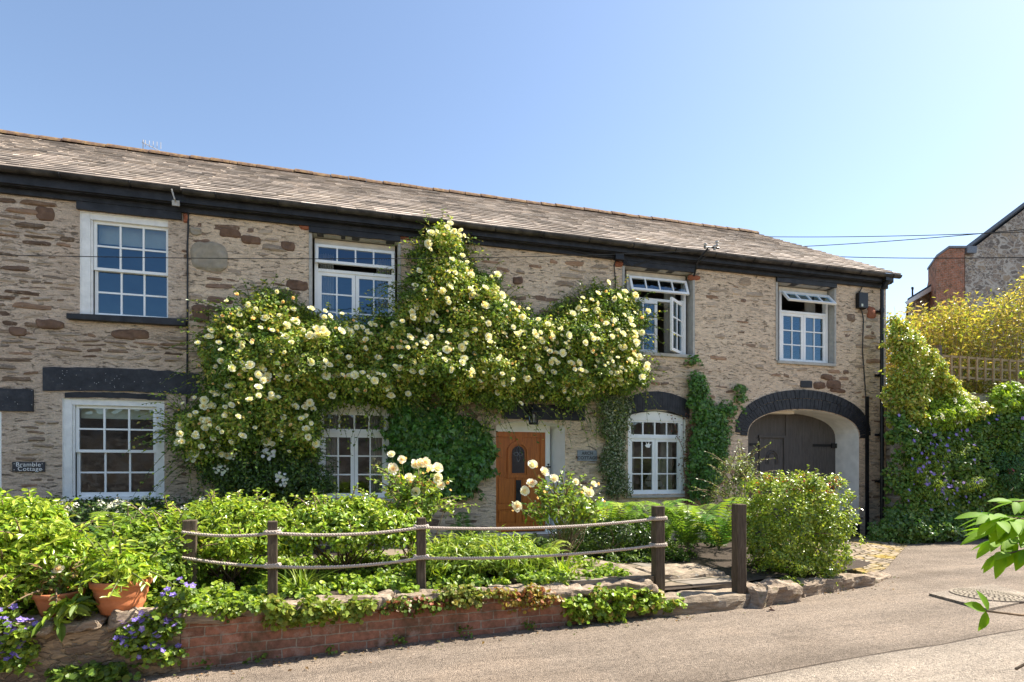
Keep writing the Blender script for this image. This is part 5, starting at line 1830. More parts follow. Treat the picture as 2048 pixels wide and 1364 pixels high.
stone('stone_step', 'broad slate step at the gap between the two thick posts', 'step', 3.42, 4.92, -4.66, -3.75, -0.66, -0.31, 41, rot=0.03, amp=0.035)
stone('stone_step', 'upper slab of the entrance steps tilted behind the tall post', 'step', 3.95, 5.0, -3.95, -3.2, -0.42, -0.17, 42, rot=0.1)
stone('stone_slab', 'weathered slab edging the flagged path between the posts', 'slab', 3.35, 3.62, -4.30, -3.2, -0.42, -0.07, 43, rot=0.12)
stone('kerb_stone', 'rounded pale boulder at the foot of the tall gate post', 'kerb stone', 4.78, 5.66, -4.66, -4.22, -0.62, -0.25, 44, 'rock', 0.16, 0.06, 'kerb stones along the lane')
stone('kerb_stone', 'long flat kerb stone below the clipped hedge', 'kerb stone', 5.75, 7.3, -4.32, -3.86, -0.60, -0.30, 45, 'rock', 0.17, 0.05, 'kerb stones along the lane')
stone('kerb_stone', 'small low kerb stone at the corner of the mossy cobbles', 'kerb stone', 7.3, 8.0, -3.98, -3.66, -0.58, -0.39, 46, 'rock', 0.40, 0.03, 'kerb stones along the lane')

# ------------------------------------------------------------------ rope fence
fence = thing('rope_fence', 'rope fence with two sagging ropes strung on dark wooden posts', 'fence', (0.8, -4.35, -0.1))


def post(parent, p, wd, z0, z1, seed, rot=0.0):
    b = MB()
    R = Matrix.Rotation(rot, 4, 'Z')
    b.M = Matrix.Translation((p.x, p.y, 0)) @ R
    n = 9
    vs, fs = [], []
    for j in range(n + 1):
        z = z0 + (z1 - z0) * j / n
        for (sx, sy) in ((-1, -1), (1, -1), (1, 1), (-1, 1)):
            dj = 0.006 * noise.noise(Vector((sx * 3 + seed, sy * 2, z * 4)))
            vs.append((sx * (wd / 2 + dj), sy * (wd / 2 + dj), z + (0.012 * noise.noise(Vector((sx, sy, seed))) if j == n else 0)))
    for j in range(n):
        for k in range(4):
            fs.append((j * 4 + k, j * 4 + (k + 1) % 4, (j + 1) * 4 + (k + 1) % 4, (j + 1) * 4 + k))
    fs += [(3, 2, 1, 0), (4 * n, 4 * n + 1, 4 * n + 2, 4 * n + 3)]
    b.add(vs, fs)
    return b.build('post', M['post'], parent, origin=(p.x, p.y, z0), bevel=0.008)


def pfoot(px, y): return Vector((X(px, y), y, 0))


posts = []
for (px, y, top, wd, rt) in ((380, -4.05, 1040, 0.125, 0.1), (545, -4.35, 1042, 0.095, 0.1), (842, -4.35, 1035, 0.095, 0.05), (1316, -4.40, 1012, 0.125, 0.0)):
    p = pfoot(px, y)
    posts.append((p, onY(px, top, y).z))
    post(fence, p, wd, -0.30, posts[-1][1], px, rt)
gp_ = pfoot(1478, -4.50)
o = post(None, gp_, 0.13, -0.55, onY(1478, 1008, -4.5).z, 9)
o.name = 'gate_post'
tag(o, 'tall thick wooden post at the left end of the clipped hedge, no rope', 'post')


def rope_path(pts, sag):
    out = []
    for a, c, s in zip(pts, pts[1:], sag):
        for i in range(20):
            t_ = i / 20
            out.append(a.lerp(c, t_) - Vector((0, 0, s * 4 * t_ * (1 - t_))))
    return out + [pts[-1]]


def rope(parent, path, r=0.0155):
    """three twisted strands"""
    P = []
    for a, c in zip(path, path[1:]):
        n = max(2, int((c - a).length / 0.018))
        P += [a.lerp(c, i / n) for i in range(n)]
    P.append(path[-1])
    b = MB()
    for s in range(3):
        pts = []
        L_ = 0
        for i, p in enumerate(P):
            if i: L_ += (p - P[i - 1]).length
            tg = (P[min(i + 1, len(P) - 1)] - P[max(0, i - 1)]).normalized()
            u = tg.cross(Vector((0, 0, 1))).normalized(); v = tg.cross(u)
            th = L_ / 0.085 * 2 * math.pi + s * 2.094
            pts.append(p + (u * math.cos(th) + v * math.sin(th)) * r * 0.62)
        b.tube(pts, r * 0.66, 5)
    return b.build('rope', M['rope'], parent, smooth=True)


fr = lambda px, py, y: onY(px, py, y - 0.068)
for lvl in (((364, 1064, -4.05), (545, 1066, -4.35), (842, 1055, -4.35), (1316, 1037, -4.36)), ((360, 1114, -4.05), (545, 1133, -4.35), (842, 1116, -4.35), (1316, 1090, -4.36))):
    pts = [fr(*a) for a in lvl]
    pts[-1] += Vector((0, -0.01, 0))
    rope(fence, rope_path(pts, (0.035 if lvl[0][1] < 1100 else 0.02, 0.045, 0.055)))
    for (p, zt_), a, wd in zip(posts[1:], pts[1:], (0.095, 0.095, 0.125)):
        ring = []
        rr = wd / 2 + 0.022
        for k in range(45):
            th = k / 44 * 2 * math.pi * 2
            c_, s_ = math.cos(th), math.sin(th)
            sc = rr / max(abs(c_), abs(s_)) ** 0.75
            ring.append(Vector((p.x + c_ * sc, p.y + s_ * sc, a.z + 0.028 * (k / 44 - 0.5))))
        rope(fence, ring, 0.0145).name = 'rope_knot'


# ------------------------------------------------------------------ garden plants
def shrub(name, label, cat, loc, rad, seed, n, m, kind, size, pal, weights=None, mat='leaf', rclump=(0.08, 0.16), boxy=0.0, shoots=40, shoot_len=(0.15, 0.4), red=0.0, redpal=None, stems=8, droop=0.25, gap=0.4, fill=0.45, low=-0.6, group=None, lumpy=0.26):
    """rounded (or boxy) shrub: leaf clumps through an uneven volume, shoots sticking out, stems inside"""
    g = np.random.default_rng(seed)
    t = thing(name, label, cat, loc, group)
    R = np.array(rad)
    c0 = np.array(loc) + T((0, 0, R[2]))
    out = []
    while len(out) < n:
        d = unit(g.normal(0, 1, (1, 3)))[0]
        if d[2] < low: continue
        if boxy:
            q = 2 + boxy * 6
            d = d / (np.abs(d) ** q).sum() ** (1 / q)
        lump = 1 + lumpy * noise.noise(Vector(d * 2.1) + Vector((seed, 0, 0))) + 0.12 * noise.noise(Vector(d * 5) + Vector((0, seed, 0)))
        if gap and noise.noise(Vector(d * 3.4) + Vector((seed, seed, 7))) < -gap: continue
        rr = fill + (1 - fill) * g.random() ** 0.45
        out.append((d * rr * lump, d))
    c = c0 + np.array([o_[0] for o_ in out]) * R
    outs = unit(np.array([o_[1] for o_ in out]) / R + T((0, 0, .25)))
    P, N, idx = clump_cloud(g, c, outs, g.uniform(*rclump, n), m)
    P[:, 2] = np.maximum(P[:, 2], loc[2] + 0.01)
    C = pick_cols(g, len(P), pal, weights)
    if red:
        k = (P[:, 2] > c0[2] + R[2] * 0.75) & (g.random(len(P)) < red)
        k &= np.array([noise.noise(Vector(p) * 2.2 + Vector((seed, 1, 1))) > 0.0 for p in P])
        C[k] = pick_cols(g, int(k.sum()), redpal)
    parts = [(P, N, size * g.uniform(.65, 1.2, len(P)), C, None)]
    paths = []
    if shoots:
        pos, dr, ln = [], [], []
        for _ in range(shoots):
            j = g.integers(0, n)
            pos.append(c[j]); dv = outs[j] + g.normal(0, .3, 3) + T((0, 0, .35)); dr.append(dv / np.linalg.norm(dv)); ln.append(g.uniform(*shoot_len))
        sp = sprays(g, pos, dr, ln, 10, size, pal, 0.25, weights)
        parts.append(sp[:5]); paths += sp[5]
    cat_leaf(parts, 'foliage', kind, t, g, mat, droop)
    for _ in range(stems):
        j = g.integers(0, n)
        s = np.array(loc) + T((g.normal(0, .08) * R[0], g.normal(0, .08) * R[1], 0.0))
        mid = (s + c[j]) / 2 + g.normal(0, .05, 3)
        paths.append([tuple(s), tuple(mid), tuple(c[j])])
    if paths:
        stem_mesh(t, paths, 0.011, 'twigs', 'bark' if stems > 5 else 'greenstem', 4)['kind'] = 'stuff'
    return t


def gl(px, py, z):                            # a place on the bed seen at a pixel
    return tuple(onZ(px, py, z))


def fern(label, loc, n, length, seed, pal, group='ferns in the front garden', lean=(0, 0)):
    g = np.random.default_rng(seed)
    t = thing('fern', label, 'fern', loc, group)
    Vs, Fs, Cs, paths, off = [], [], [], [], 0
    for k in range(n):
        th = 2 * math.pi * k / n + g.normal(0, .25)
        L_ = length * g.uniform(.7, 1.1)
        d = T((math.cos(th) + lean[0], math.sin(th) + lean[1], 0)); d /= np.linalg.norm(d)
        rise = g.uniform(1.3, 2.3)
        pts = [np.array(loc) + d * L_ * (0.85 * t_ ** 1.15) + T((0, 0, L_ * (rise * t_ - 0.72 * rise * t_ * t_))) for t_ in np.linspace(0, 1, 15)]
        paths.append([tuple(p) for p in pts])
        col = pick_cols(g, 1, pal)[0]
        for i in range(2, 15):
            tg = pts[i] - pts[i - 1]; tg /= np.linalg.norm(tg)
            sd = np.cross(tg, [0, 0, 1]); sd /= np.linalg.norm(sd) + 1e-9
            w_ = 0.20 * L_ * math.sin(math.pi * (0.14 + 0.86 * (i / 14)) ** 0.8) ** 0.9 + 0.008
            for h in (0.0, 0.5):
                b0 = pts[i - 1] * (1 - h) + pts[i] * h
                for s in (-1, 1):
                    tip = b0 + sd * s * w_ + tg * w_ * .35 - T((0, 0, .18 * w_)) + g.normal(0, .006, 3)
                    m_ = b0 * .55 + tip * .45
                    wd = L_ * 0.026
                    Vs += [b0 - tg * wd * .5, m_ + tg * wd * .75, tip, m_ - tg * wd * .6]
                    Fs.append((off, off + 1, off + 2, off + 3)); off += 4
                    Cs += [col * g.uniform(.85, 1.15)] * 4
    link('fronds', np_mesh('fronds', np.array(Vs), np.array(Fs), M['leaf'], np.clip(np.array(Cs), 0, .9)), t)
    stem_mesh(t, paths, 0.006, 'stem', 'greenstem', 4)
    return t


BED = -0.12
FERN = [(0.19, 0.31, 0.04), (0.25, 0.38, 0.05), (0.33, 0.42, 0.07)]
FERND = [(0.09, 0.20, 0.04), (0.13, 0.25, 0.045)]
shrub('mock_orange', 'large bright leafy shrub at the edge of the bed beside the smaller terracotta pot', 'shrub', (X(42, -4.45), -4.45, BED), (0.42, 0.40, 0.50), 51, 240, 34, 'long', 0.078, BRIGHT, None, 'leafgloss', shoots=60, gap=0.6, fill=0.5)
shrub('mock_orange', 'tall bright leafy shrub rising behind the rubble end of the wall', 'shrub', (X(-30, -3.9), -3.9, BED), (0.55, 0.45, 0.52), 52, 260, 34, 'long', 0.078, BRIGHT, None, 'leafgloss', shoots=60, gap=0.6)
shrub('white_flowering_shrub', 'low dark shrub covered in small white flowers under the lower sash window', 'shrub', (X(190, -0.75), -0.75, BED), (1.75, 0.55, 0.43), 53, 420, 34, 'small', 0.055, DARK, None, 'leafgloss', shoots=50, boxy=0.5, gap=0.7, shoot_len=(.1, .28))
sh_ = bpy.data.objects[[o_.name for o_ in bpy.data.objects if o_.name.startswith('white_flowering_shrub')][0]]
g = np.random.default_rng(8)
n = 100
q = np.stack([X(190, -.75) + g.uniform(-1.7, 1.7, n), -0.75 - g.uniform(.1, .58, n), BED + g.uniform(.35, .93, n)], 1)
put_blooms(sh_, 'flower_head', WHITEUMB, q, unit(np.stack([g.normal(0, .3, n), -np.ones(n), g.normal(.7, .3, n)], 1)), g.uniform(.06, .14, n), g)
shrub('mexican_orange', 'bright glossy shrub spilling over the ropes beside the thin fence post', 'shrub', (X(455, -3.35), -3.35, BED), (0.85, 0.62, 0.47), 54, 520, 34, 'long', 0.068, BRIGHT + GREEN[1:3], [2, 3, 1, 2, 2, 1], 'leafgloss', shoots=120, gap=0.32, stems=26, low=-0.08)
shrub('mexican_orange', 'low wide glossy shrub between the two middle fence posts', 'shrub', (X(690, -3.25), -3.25, BED), (0.95, 0.60, 0.45), 55, 420, 34, 'rose', 0.062, BRIGHT + GREEN[1:3], [2, 2, 2, 2, 2, 1], 'leafgloss', shoots=110, gap=0.30, stems=30, low=-0.02)
shrub('leafy_shrub', 'mid-green shrub behind the terracotta pots and below the ropes', 'shrub', (X(285, -3.95), -3.95, BED), (0.50, 0.42, 0.36), 56, 240, 30, 'rose', 0.065, GREEN + BRIGHT[:1], None, 'leaf', shoots=50, gap=0.5)
shrub('low_hedge', 'low dark clipped hedge below the ferns beside the path', 'hedge', (X(1215, -2.1), -2.1, BED), (0.75, 0.30, 0.24), 57, 200, 36, 'small', 0.04, DARK, None, 'leafgloss', shoots=14, boxy=1, gap=0, shoot_len=(.08, .16))
hedge_c = (6.33, -3.72, -0.32)
shrub('clipped_hedge', 'clipped green hedge with red young tips beside the arched gateway', 'hedge', hedge_c, (0.66, 0.50, 0.69), 58, 560, 42, 'small', 0.050, [(0.30, 0.40, 0.045), (0.38, 0.45, 0.06), (0.20, 0.29, 0.04), (0.14, 0.21, 0.03)], None, 'leafgloss', rclump=(.07, .13), shoots=150, boxy=0.8, gap=0.5, red=0.22, redpal=[(0.42, 0.07, 0.03), (0.36, 0.12, 0.04)], stems=10, shoot_len=(.12, .30), low=-0.95, lumpy=0.30)
shrub('airy_shrub', 'airy pale-leaved shrub with arching twigs in front of the arched gateway', 'shrub', (X(1475, -1.4), -1.4, -0.2), (0.46, 0.40, 0.86), 59, 110, 14, 'small', 0.055, [(0.17, 0.23, 0.07), (0.24, 0.28, 0.10), (0.13, 0.17, 0.05)], None, 'leaf', shoots=60, shoot_len=(.3, .62), gap=0.2, stems=18, low=-0.3, fill=0.3)
shrub('leafy_perennial', 'bright feathery plant filling the bed under the lower rope near the door', 'plant', (X(960, -3.7), -3.7, BED), (0.80, 0.40, 0.22), 60, 260, 34, 'blade', 0.13, BRIGHT + GREEN[1:], None, 'leaf', shoots=50, gap=0.6, stems=0, low=-0.1)

# roses in the bed
for (label, px, y, zb_, top, rad, seed, nb, tops) in (
        ('bush rose with blush blooms rising behind the middle fence post', 828, -2.7, BED, 0, (0.52, 0.40, 0.62), 61, 0, [(783, 911), (803, 920), (828, 930), (840, 928), (858, 938), (872, 955), (881, 972), (850, 925), (818, 958), (783, 938), (873, 938), (832, 985)]),
        ('bush rose with large cream blooms in front of the orange door', 1128, -2.9, BED, 0, (0.56, 0.38, 0.54), 62, 0, [(1064, 932), (1047, 983), (1063, 969), (1107, 958), (1167, 980), (1177, 989), (1032, 1013), (1087, 945), (1150, 965), (1186, 970)])):
    loc = (X(px, y), y, zb_)
    t = shrub('bush_rose', label, 'rose bush', loc, rad, seed, 75, 13, 'rose', 0.075, GREEN + BRIGHT[:2], None, 'leafgloss', shoots=60, shoot_len=(.25, .55), gap=0.1, stems=22, low=0.15, fill=0.25, red=0.35, redpal=[(0.33, 0.10, 0.04), (0.28, 0.14, 0.05)], group='bush roses in the front garden')
    g = np.random.default_rng(seed)
    q = np.array([tuple(onY(a, b_, y - 0.25 - 0.15 * g.random())) for a, b_ in tops])
    put_blooms(t, 'bloom', BLUSH, q, unit(np.stack([g.normal(.2, .3, len(q)), -np.ones(len(q)), g.normal(.5, .25, len(q))], 1)), g.uniform(.10, .16, len(q)), g)
    put_blooms(t, 'bud', BUD, q + g.normal(0, .12, q.shape) - T((0, 0, .05)), unit(np.stack([g.normal(.2, .4, len(q)), -np.ones(len(q)), g.normal(.6, .4, len(q))], 1)), g.uniform(.035, .06, len(q)), g)
    stem_mesh(t, [[tuple(np.array(loc) + T((g.normal(0, .06), 0, .3))), tuple((np.array(loc) * .4 + p * .6) + T((0, 0, .12))), tuple(p)] for p in q], 0.008, 'flower_stalks', 'greenstem', 4)

for (label, px, y, n_, L_, sd, pal) in (
        ('fern with dark fronds behind the pots, below the white-flowering shrub', 250, -2.2, 11, 1.0, 71, FERND + FERN[:1]),
        ('fern growing close against the wall left of the orange door', 930, -0.7, 9, 0.70, 72, FERND),
        ('fern under the lower rope in front of the door step', 985, -3.5, 12, 0.55, 73, FERN),
        ('fern between the flagged path and the bush rose by the door', 1085, -3.55, 12, 0.55, 74, FERN),
        ('tall fern beside the path under the name plate', 1215, -1.6, 12, 1.15, 75, FERND + FERN),
        ('broad fern behind the thick rope post, below the window with the boat', 1290, -1.7, 13, 1.1, 76, FERN + FERND),
        ('yellow-green fern between the thick rope post and the gate post', 1375, -2.1, 14, 1.2, 77, FERN + FERND),
        ('fern leaning out of the bed left of the gate post', 1438, -2.5, 13, 1.1, 78, FERN + FERND),
        ('small fern at the foot of the lower window with the boat', 1330, -1.1, 10, 0.75, 79, FERND)):
    fern(label, (X(px, y), y, BED), n_, L_, sd, pal)


def mat_plant(name, label, cat, pts, seed, size, kind, pal, weights=None, flowers=None, nf=0, fs=0.05, group=None, m=14, mat='leaf', stuff=False, h=0.10):
    """a low plant spreading over ground, coping and wall face: pts are world points it grows over, with their radius"""
    g = np.random.default_rng(seed)
    base = pts[0][:3]
    if stuff:
        t = None
    else:
        t = thing(name, label, cat, base, group)
    Cc, R = [], []
    for (x_, y_, z_, r_, cnt) in pts:
        a = g.normal(0, .5, (cnt, 3)) * T((r_, r_ * .55, min(r_ * .5, h)))
        Cc.append(T((x_, y_, z_)) + a); R.append(g.uniform(.04, .085, cnt))
    Cc = np.vstack(Cc); R = np.concatenate(R)
    outs = unit(np.tile(T((0, -.6, .9)), (len(Cc), 1)) + g.normal(0, .25, (len(Cc), 3)))
    P, N, idx = clump_cloud(g, Cc, outs, R, m)
    o_ = foliage('foliage' if t else name, kind, P, N, size * g.uniform(.6, 1.2, len(P)), pick_cols(g, len(P), pal, weights), t, g, mat, 0.4)
    if stuff:
        tag(o_, label, cat, None, 'stuff'); return o_
    if flowers:
        k = g.choice(len(Cc), nf)
        q = Cc[k] + outs[k] * (R[k][:, None] + .03)
        put_blooms(t, 'blossom', flowers, q, unit(outs[k] + g.normal(0, .3, (nf, 3))), fs * g.uniform(.8, 1.2, nf), g)
    return t


def face(px, py, off=0.05):                   # a point on the face of the low wall
    p = onY(px, py, -4.75)
    for _ in range(4):
        p = onY(px, py, kerb_y(p.x) - off)
    return p


def along(pxpy, r_, cnt, off=0.05):
    return [(*face(a, b_, off), r_, cnt) for a, b_ in pxpy]


mat_plant('bellflower', 'purple bellflower hanging over the rubble wall in the corner of the bed', 'flowering plant', along([(15, 1275), (35, 1300), (20, 1325), (50, 1265), (10, 1250)], 0.12, 16), 81, 0.042, 'round', GREEN[1:] + BRIGHT[:1], None, PURPLE, 80, 0.058, 'purple bellflowers')
mat_plant('bellflower', 'purple bellflower tumbling down where rubble meets red brick', 'flowering plant', along([(270, 1270), (300, 1250), (290, 1300), (330, 1310), (250, 1285), (310, 1275), (345, 1250), (340, 1215), (360, 1190)], 0.12, 15), 82, 0.042, 'round', GREEN[1:] + BRIGHT[:1], None, PURPLE, 100, 0.058, 'purple bellflowers')
mat_plant('trailing_plant', 'round-leaved yellow-green creeper hanging over the brick below the second fence post', 'creeper', along([(540, 1210), (570, 1225), (600, 1235), (640, 1230), (620, 1210), (670, 1215), (700, 1225), (720, 1215), (560, 1235)], 0.12, 17, 0.04), 83, 0.05, 'round', [(0.22, 0.28, 0.035), (0.28, 0.31, 0.05), (0.16, 0.23, 0.03)], None, None)
mat_plant('trailing_plant', 'small creeper with reddish leaves on the coping in the middle of the wall', 'creeper', along([(800, 1205), (840, 1205), (870, 1215), (890, 1210), (780, 1215), (820, 1220)], 0.09, 10, 0.03), 84, 0.042, 'round', [(0.19, 0.24, 0.04), (0.26, 0.10, 0.05), (0.13, 0.19, 0.03)])
mat_plant('trailing_plant', 'golden creeper at the end of the red brickwork', 'creeper', along([(1020, 1195), (1050, 1200), (1080, 1205), (1065, 1185), (1100, 1195), (1000, 1190)], 0.11, 13, 0.04), 85, 0.045, 'round', [(0.32, 0.24, 0.04), (0.24, 0.24, 0.04), (0.30, 0.12, 0.05)])
mat_plant('trailing_plant', 'dense green creeper covering the wall below the thick rope post', 'creeper', along([(1150, 1205), (1180, 1215), (1210, 1220), (1240, 1215), (1280, 1210), (1310, 1205), (1340, 1210), (1200, 1190), (1250, 1190), (1300, 1190), (1160, 1230), (1220, 1235)], 0.12, 17, 0.05), 86, 0.055, 'round', BRIGHT[:3] + GREEN[1:2] + [(0.30, 0.22, 0.05)], [3, 3, 2, 3, 1.5])
mat_plant('trailing_plant', 'fine green creeper along the coping between the first two posts on the brick wall', 'creeper', along([(400, 1215), (440, 1210), (480, 1205), (510, 1208), (460, 1222), (425, 1228)], 0.10, 12, 0.03), 94, 0.04, 'round', GREEN[1:] + BRIGHT[:2])
mat_plant('trailing_plant', 'olive green creeper on the coping right of the middle fence post', 'creeper', along([(900, 1188), (930, 1185), (960, 1190), (920, 1200), (945, 1205)], 0.10, 11, 0.03), 95, 0.045, 'round', [(0.20, 0.25, 0.045), (0.14, 0.19, 0.035), (0.30, 0.27, 0.06)])
mat_plant('moss_patch', 'mossy growth at the foot of the red brick wall', 'moss', along([(420, 1330), (520, 1315), (660, 1300), (800, 1282), (930, 1262), (1060, 1250)], 0.10, 5, 0.0), 96, 0.03, 'round', GREEN[:3], m=8)
for (label, px, y, n_, hh, sd, colr) in (('tuft of long arching grass below the bush rose by the door', 1010, -3.95, 70, 0.55, 201, BRIGHT), ('tuft of sword-shaped leaves right of the middle fence post', 905, -3.6, 60, 0.62, 202, BRIGHT[:2] + GREEN[2:]), ('loose grassy tuft at the edge of the flagged path', 1130, -4.05, 60, 0.38, 203, BRIGHT), ('wispy grass tuft behind the thin post of the rope fence', 600, -4.1, 46, 0.5, 204, GREEN[1:])):
    g = np.random.default_rng(sd)
    loc = np.array((X(px, y), y, BED))
    t = thing('grass_tuft', label, 'grass', tuple(loc), 'grass tufts in the bed')
    Vs, Fs, Cs, off = [], [], [], 0
    for k in range(n_):
        th = g.uniform(0, 6.283); lean = g.uniform(.15, .75); L_ = hh * g.uniform(.6, 1.15)
        d = T((math.cos(th) * lean, math.sin(th) * lean, 1)); d /= np.linalg.norm(d)
        sd_ = T((-math.sin(th), math.cos(th), 0)); b0 = loc + g.normal(0, .05, 3) * T((1, 1, 0))
        wv = g.uniform(.006, .013)
        c = pick_cols(g, 1, colr)[0]
        for i in range(6):
            t_ = i / 5
            pc = b0 + d * L_ * t_ - T((0, 0, 0.55 * L_ * lean * t_ * t_)) + T((math.cos(th), math.sin(th), 0)) * .35 * L_ * lean * t_ * t_
            ww = wv * (1 - t_ ** 2) + .001
            Vs += [pc - sd_ * ww, pc + sd_ * ww]; Cs += [c, c]
            if i: Fs.append((off + 2 * i - 2, off + 2 * i - 1, off + 2 * i + 1, off + 2 * i))
        off += 12
    link('foliage', np_mesh('foliage', np.array(Vs), np.array(Fs), M['leaf'], np.array(Cs)), t)
mat_plant('weed', 'small weed growing at the corner of the mossy cobbles', 'weed', [(*gl(1725, 1158, -0.42), 0.13, 12)], 87, 0.05, 'rose', BRIGHT[:3])
mat_plant('weed', 'broad-leaved weed on the coping in front of the smaller terracotta pot', 'weed', [(*face(140, 1222, 0.0), 0.16, 6)], 88, 0.15, 'long', GREEN[1:] + BRIGHT[:1], m=8)
mat_plant('weed', 'leafy weed drooping under the clipped hedge onto the kerb', 'weed', [(*onY(1580, 1165, -4.3), 0.15, 12)], 89, 0.055, 'rose', GREEN[1:])
mat_plant('weed', 'dark leafy weed at the foot of the rubble wall', 'weed', along([(190, 1345), (230, 1350), (150, 1352)], 0.12, 12), 90, 0.06, 'round', GREEN[:3])
# ground cover over the bed
g = np.random.default_rng(92)
pts = []
for _ in range(420):
    x_ = g.uniform(-6.5, 3.2)
    y_ = kerb_y(x_) + g.uniform(0.18, 1.2) if g.random() < .5 else kerb_y(x_) + g.uniform(1.2, 2.9)
    pts.append((x_, y_, BED + 0.04, 0.16, 8))
mat_plant('ground_cover', 'low leafy ground cover between the shrubs of the bed', 'ground cover', pts, 92, 0.05, 'round', BRIGHT[:3] + GREEN[1:], None, stuff=True, m=11, h=.08)
pts = []
for _ in range(150):
    x_ = g.uniform(-6.5, 8.0)
    y_ = -g.uniform(0.15, 1.2)
    if -0.6 < x_ < 1.6: continue
    pts.append((x_, y_, BED if x_ < 5 else -0.2, 0.2, 7))
for _ in range(70):
    pts.append((g.uniform(3.3, 5.6), g.uniform(-2.7, -1.0), -0.2, 0.2, 7))
mat_plant('undergrowth', 'shaded leafy undergrowth along the foot of the cottage', 'undergrowth', pts, 93, 0.06, 'rose', GREEN[:3] + DARK, None, stuff=True, m=12, h=.14)

# ------------------------------------------------------------------ terracotta pots and what grows in them
for (label, px, py, hgt, rad, seed) in (('large ribbed terracotta pot on the bed edge, holding a leafy plant', 243, 1222, 0.30, 0.235, 1), ('smaller terracotta pot with a plain rim near the corner of the bed', 118, 1226, 0.215, 0.185, 2)):
    base = onY(px, py, -4.68)
    base.z = -0.075
    b = MB()
    rb = rad * 0.68
    prof = [(0.001, 0), (rb, 0), (rb * 1.02, 0.02)]
    for k in range(1, 10):
        u = k / 10
        prof.append((rb + (rad * 0.95 - rb) * u + (0.008 if seed == 1 and k in (3, 4, 7) else 0), hgt * 0.78 * u))
    prof += [(rad * 0.95, hgt * 0.79), (rad * 1.02, hgt * 0.80), (rad * 1.04, hgt * 0.97), (rad * 1.0, hgt), (rad * 0.93, hgt * 0.99), (rad * 0.90, hgt * 0.88)]
    b.lathe(base, prof, 32)
    o_ = b.build('terracotta_pot', M['terracotta'], None, True, base)
    b = MB(); b.lathe(base, [(0.001, hgt * .88), (rad * .90, hgt * .87)], 24); b.build('potting_soil', M['soil'], o_)
    tag(o_, label, 'flower pot', 'terracotta pots on the bed edge')
    if seed == 1:
        shrub('potted_plant', 'leafy green plant spilling out of the large ribbed pot', 'potted plant', (base.x, base.y, base.z + hgt * .9), (0.26, 0.22, 0.13), 101, 60, 22, 'long', 0.085, BRIGHT, None, 'leafgloss', shoots=20, stems=4, rclump=(.05, .09), gap=0)
    else:
        t = shrub('potted_flower', 'pale pink flowering plant in the smaller pot', 'potted plant', (base.x, base.y, base.z + hgt * .9), (0.14, 0.12, 0.12), 102, 20, 14, 'rose', 0.055, GREEN[1:] + [(0.25, 0.16, 0.06)], None, 'leaf', shoots=10, stems=6, rclump=(.04, .07), gap=0)
        q = np.array([tuple(onY(117, 1140, -4.72)), tuple(onY(143, 1152, -4.70)), tuple(onY(147, 1128, -4.5))])
        put_blooms(t, 'bloom', BLUSH, q, unit(np.array([(0, -1, .7), (.2, -1, .3), (0, -1, .9)])), np.array([.09, .07, .07]), np.random.default_rng(3))
        stem_mesh(t, [[(base.x, base.y, base.z + hgt * .9), tuple(p)] for p in q], 0.005, 'flower_stalks', 'greenstem', 4)

# ------------------------------------------------------------------ retaining wall, trellis, bamboo and the house behind
YW = -0.72
rw = thing('retaining_wall', 'high rubble retaining wall overgrown with creepers beside the cottage', 'wall', (16, YW, -0.4))
xw0, xw1 = XR + 0.06, 30.0
b = MB()
vs, fs = [], []
n = 60
for i in range(n + 1):
    x_ = xw0 + (xw1 - xw0) * i / n
    for j in range(9):
        z_ = -0.75 + (3.05 + 0.75 + 0.10 * noise.noise(Vector((x_ * .8, 1, 1)))) * j / 8
        vs.append((x_, YW + 0.10 * j / 8 + 0.06 * noise.noise(Vector((x_ * 1.3, z_ * 1.3, 2))), z_))
for i in range(n):
    for j in range(8):
        a = i * 9 + j
        fs.append((a, a + 9, a + 10, a + 1))
b.add(vs, fs)
b.build('wall_face', M['far_stone'], rw)
b = MB(); b.rock(XR + 0.012, XR + 0.40, YW + 0.03, 1.2, -0.75, 2.95, 4, 0.02, 0, 6, 10, 20); b.build('wall_return', M['far_stone'], rw)
tag(sheet('upper_garden', [(xw0, YW + 0.10), (xw1, YW + 0.10), (60, 40), (xw0, 40)], lambda x_, y_: 3.0 + 0.02 * (y_ - YW), M['soil']), kind='structure')

IVYP = [(0.09, 0.19, 0.035), (0.13, 0.25, 0.045), (0.065, 0.135, 0.03), (0.18, 0.29, 0.05)]


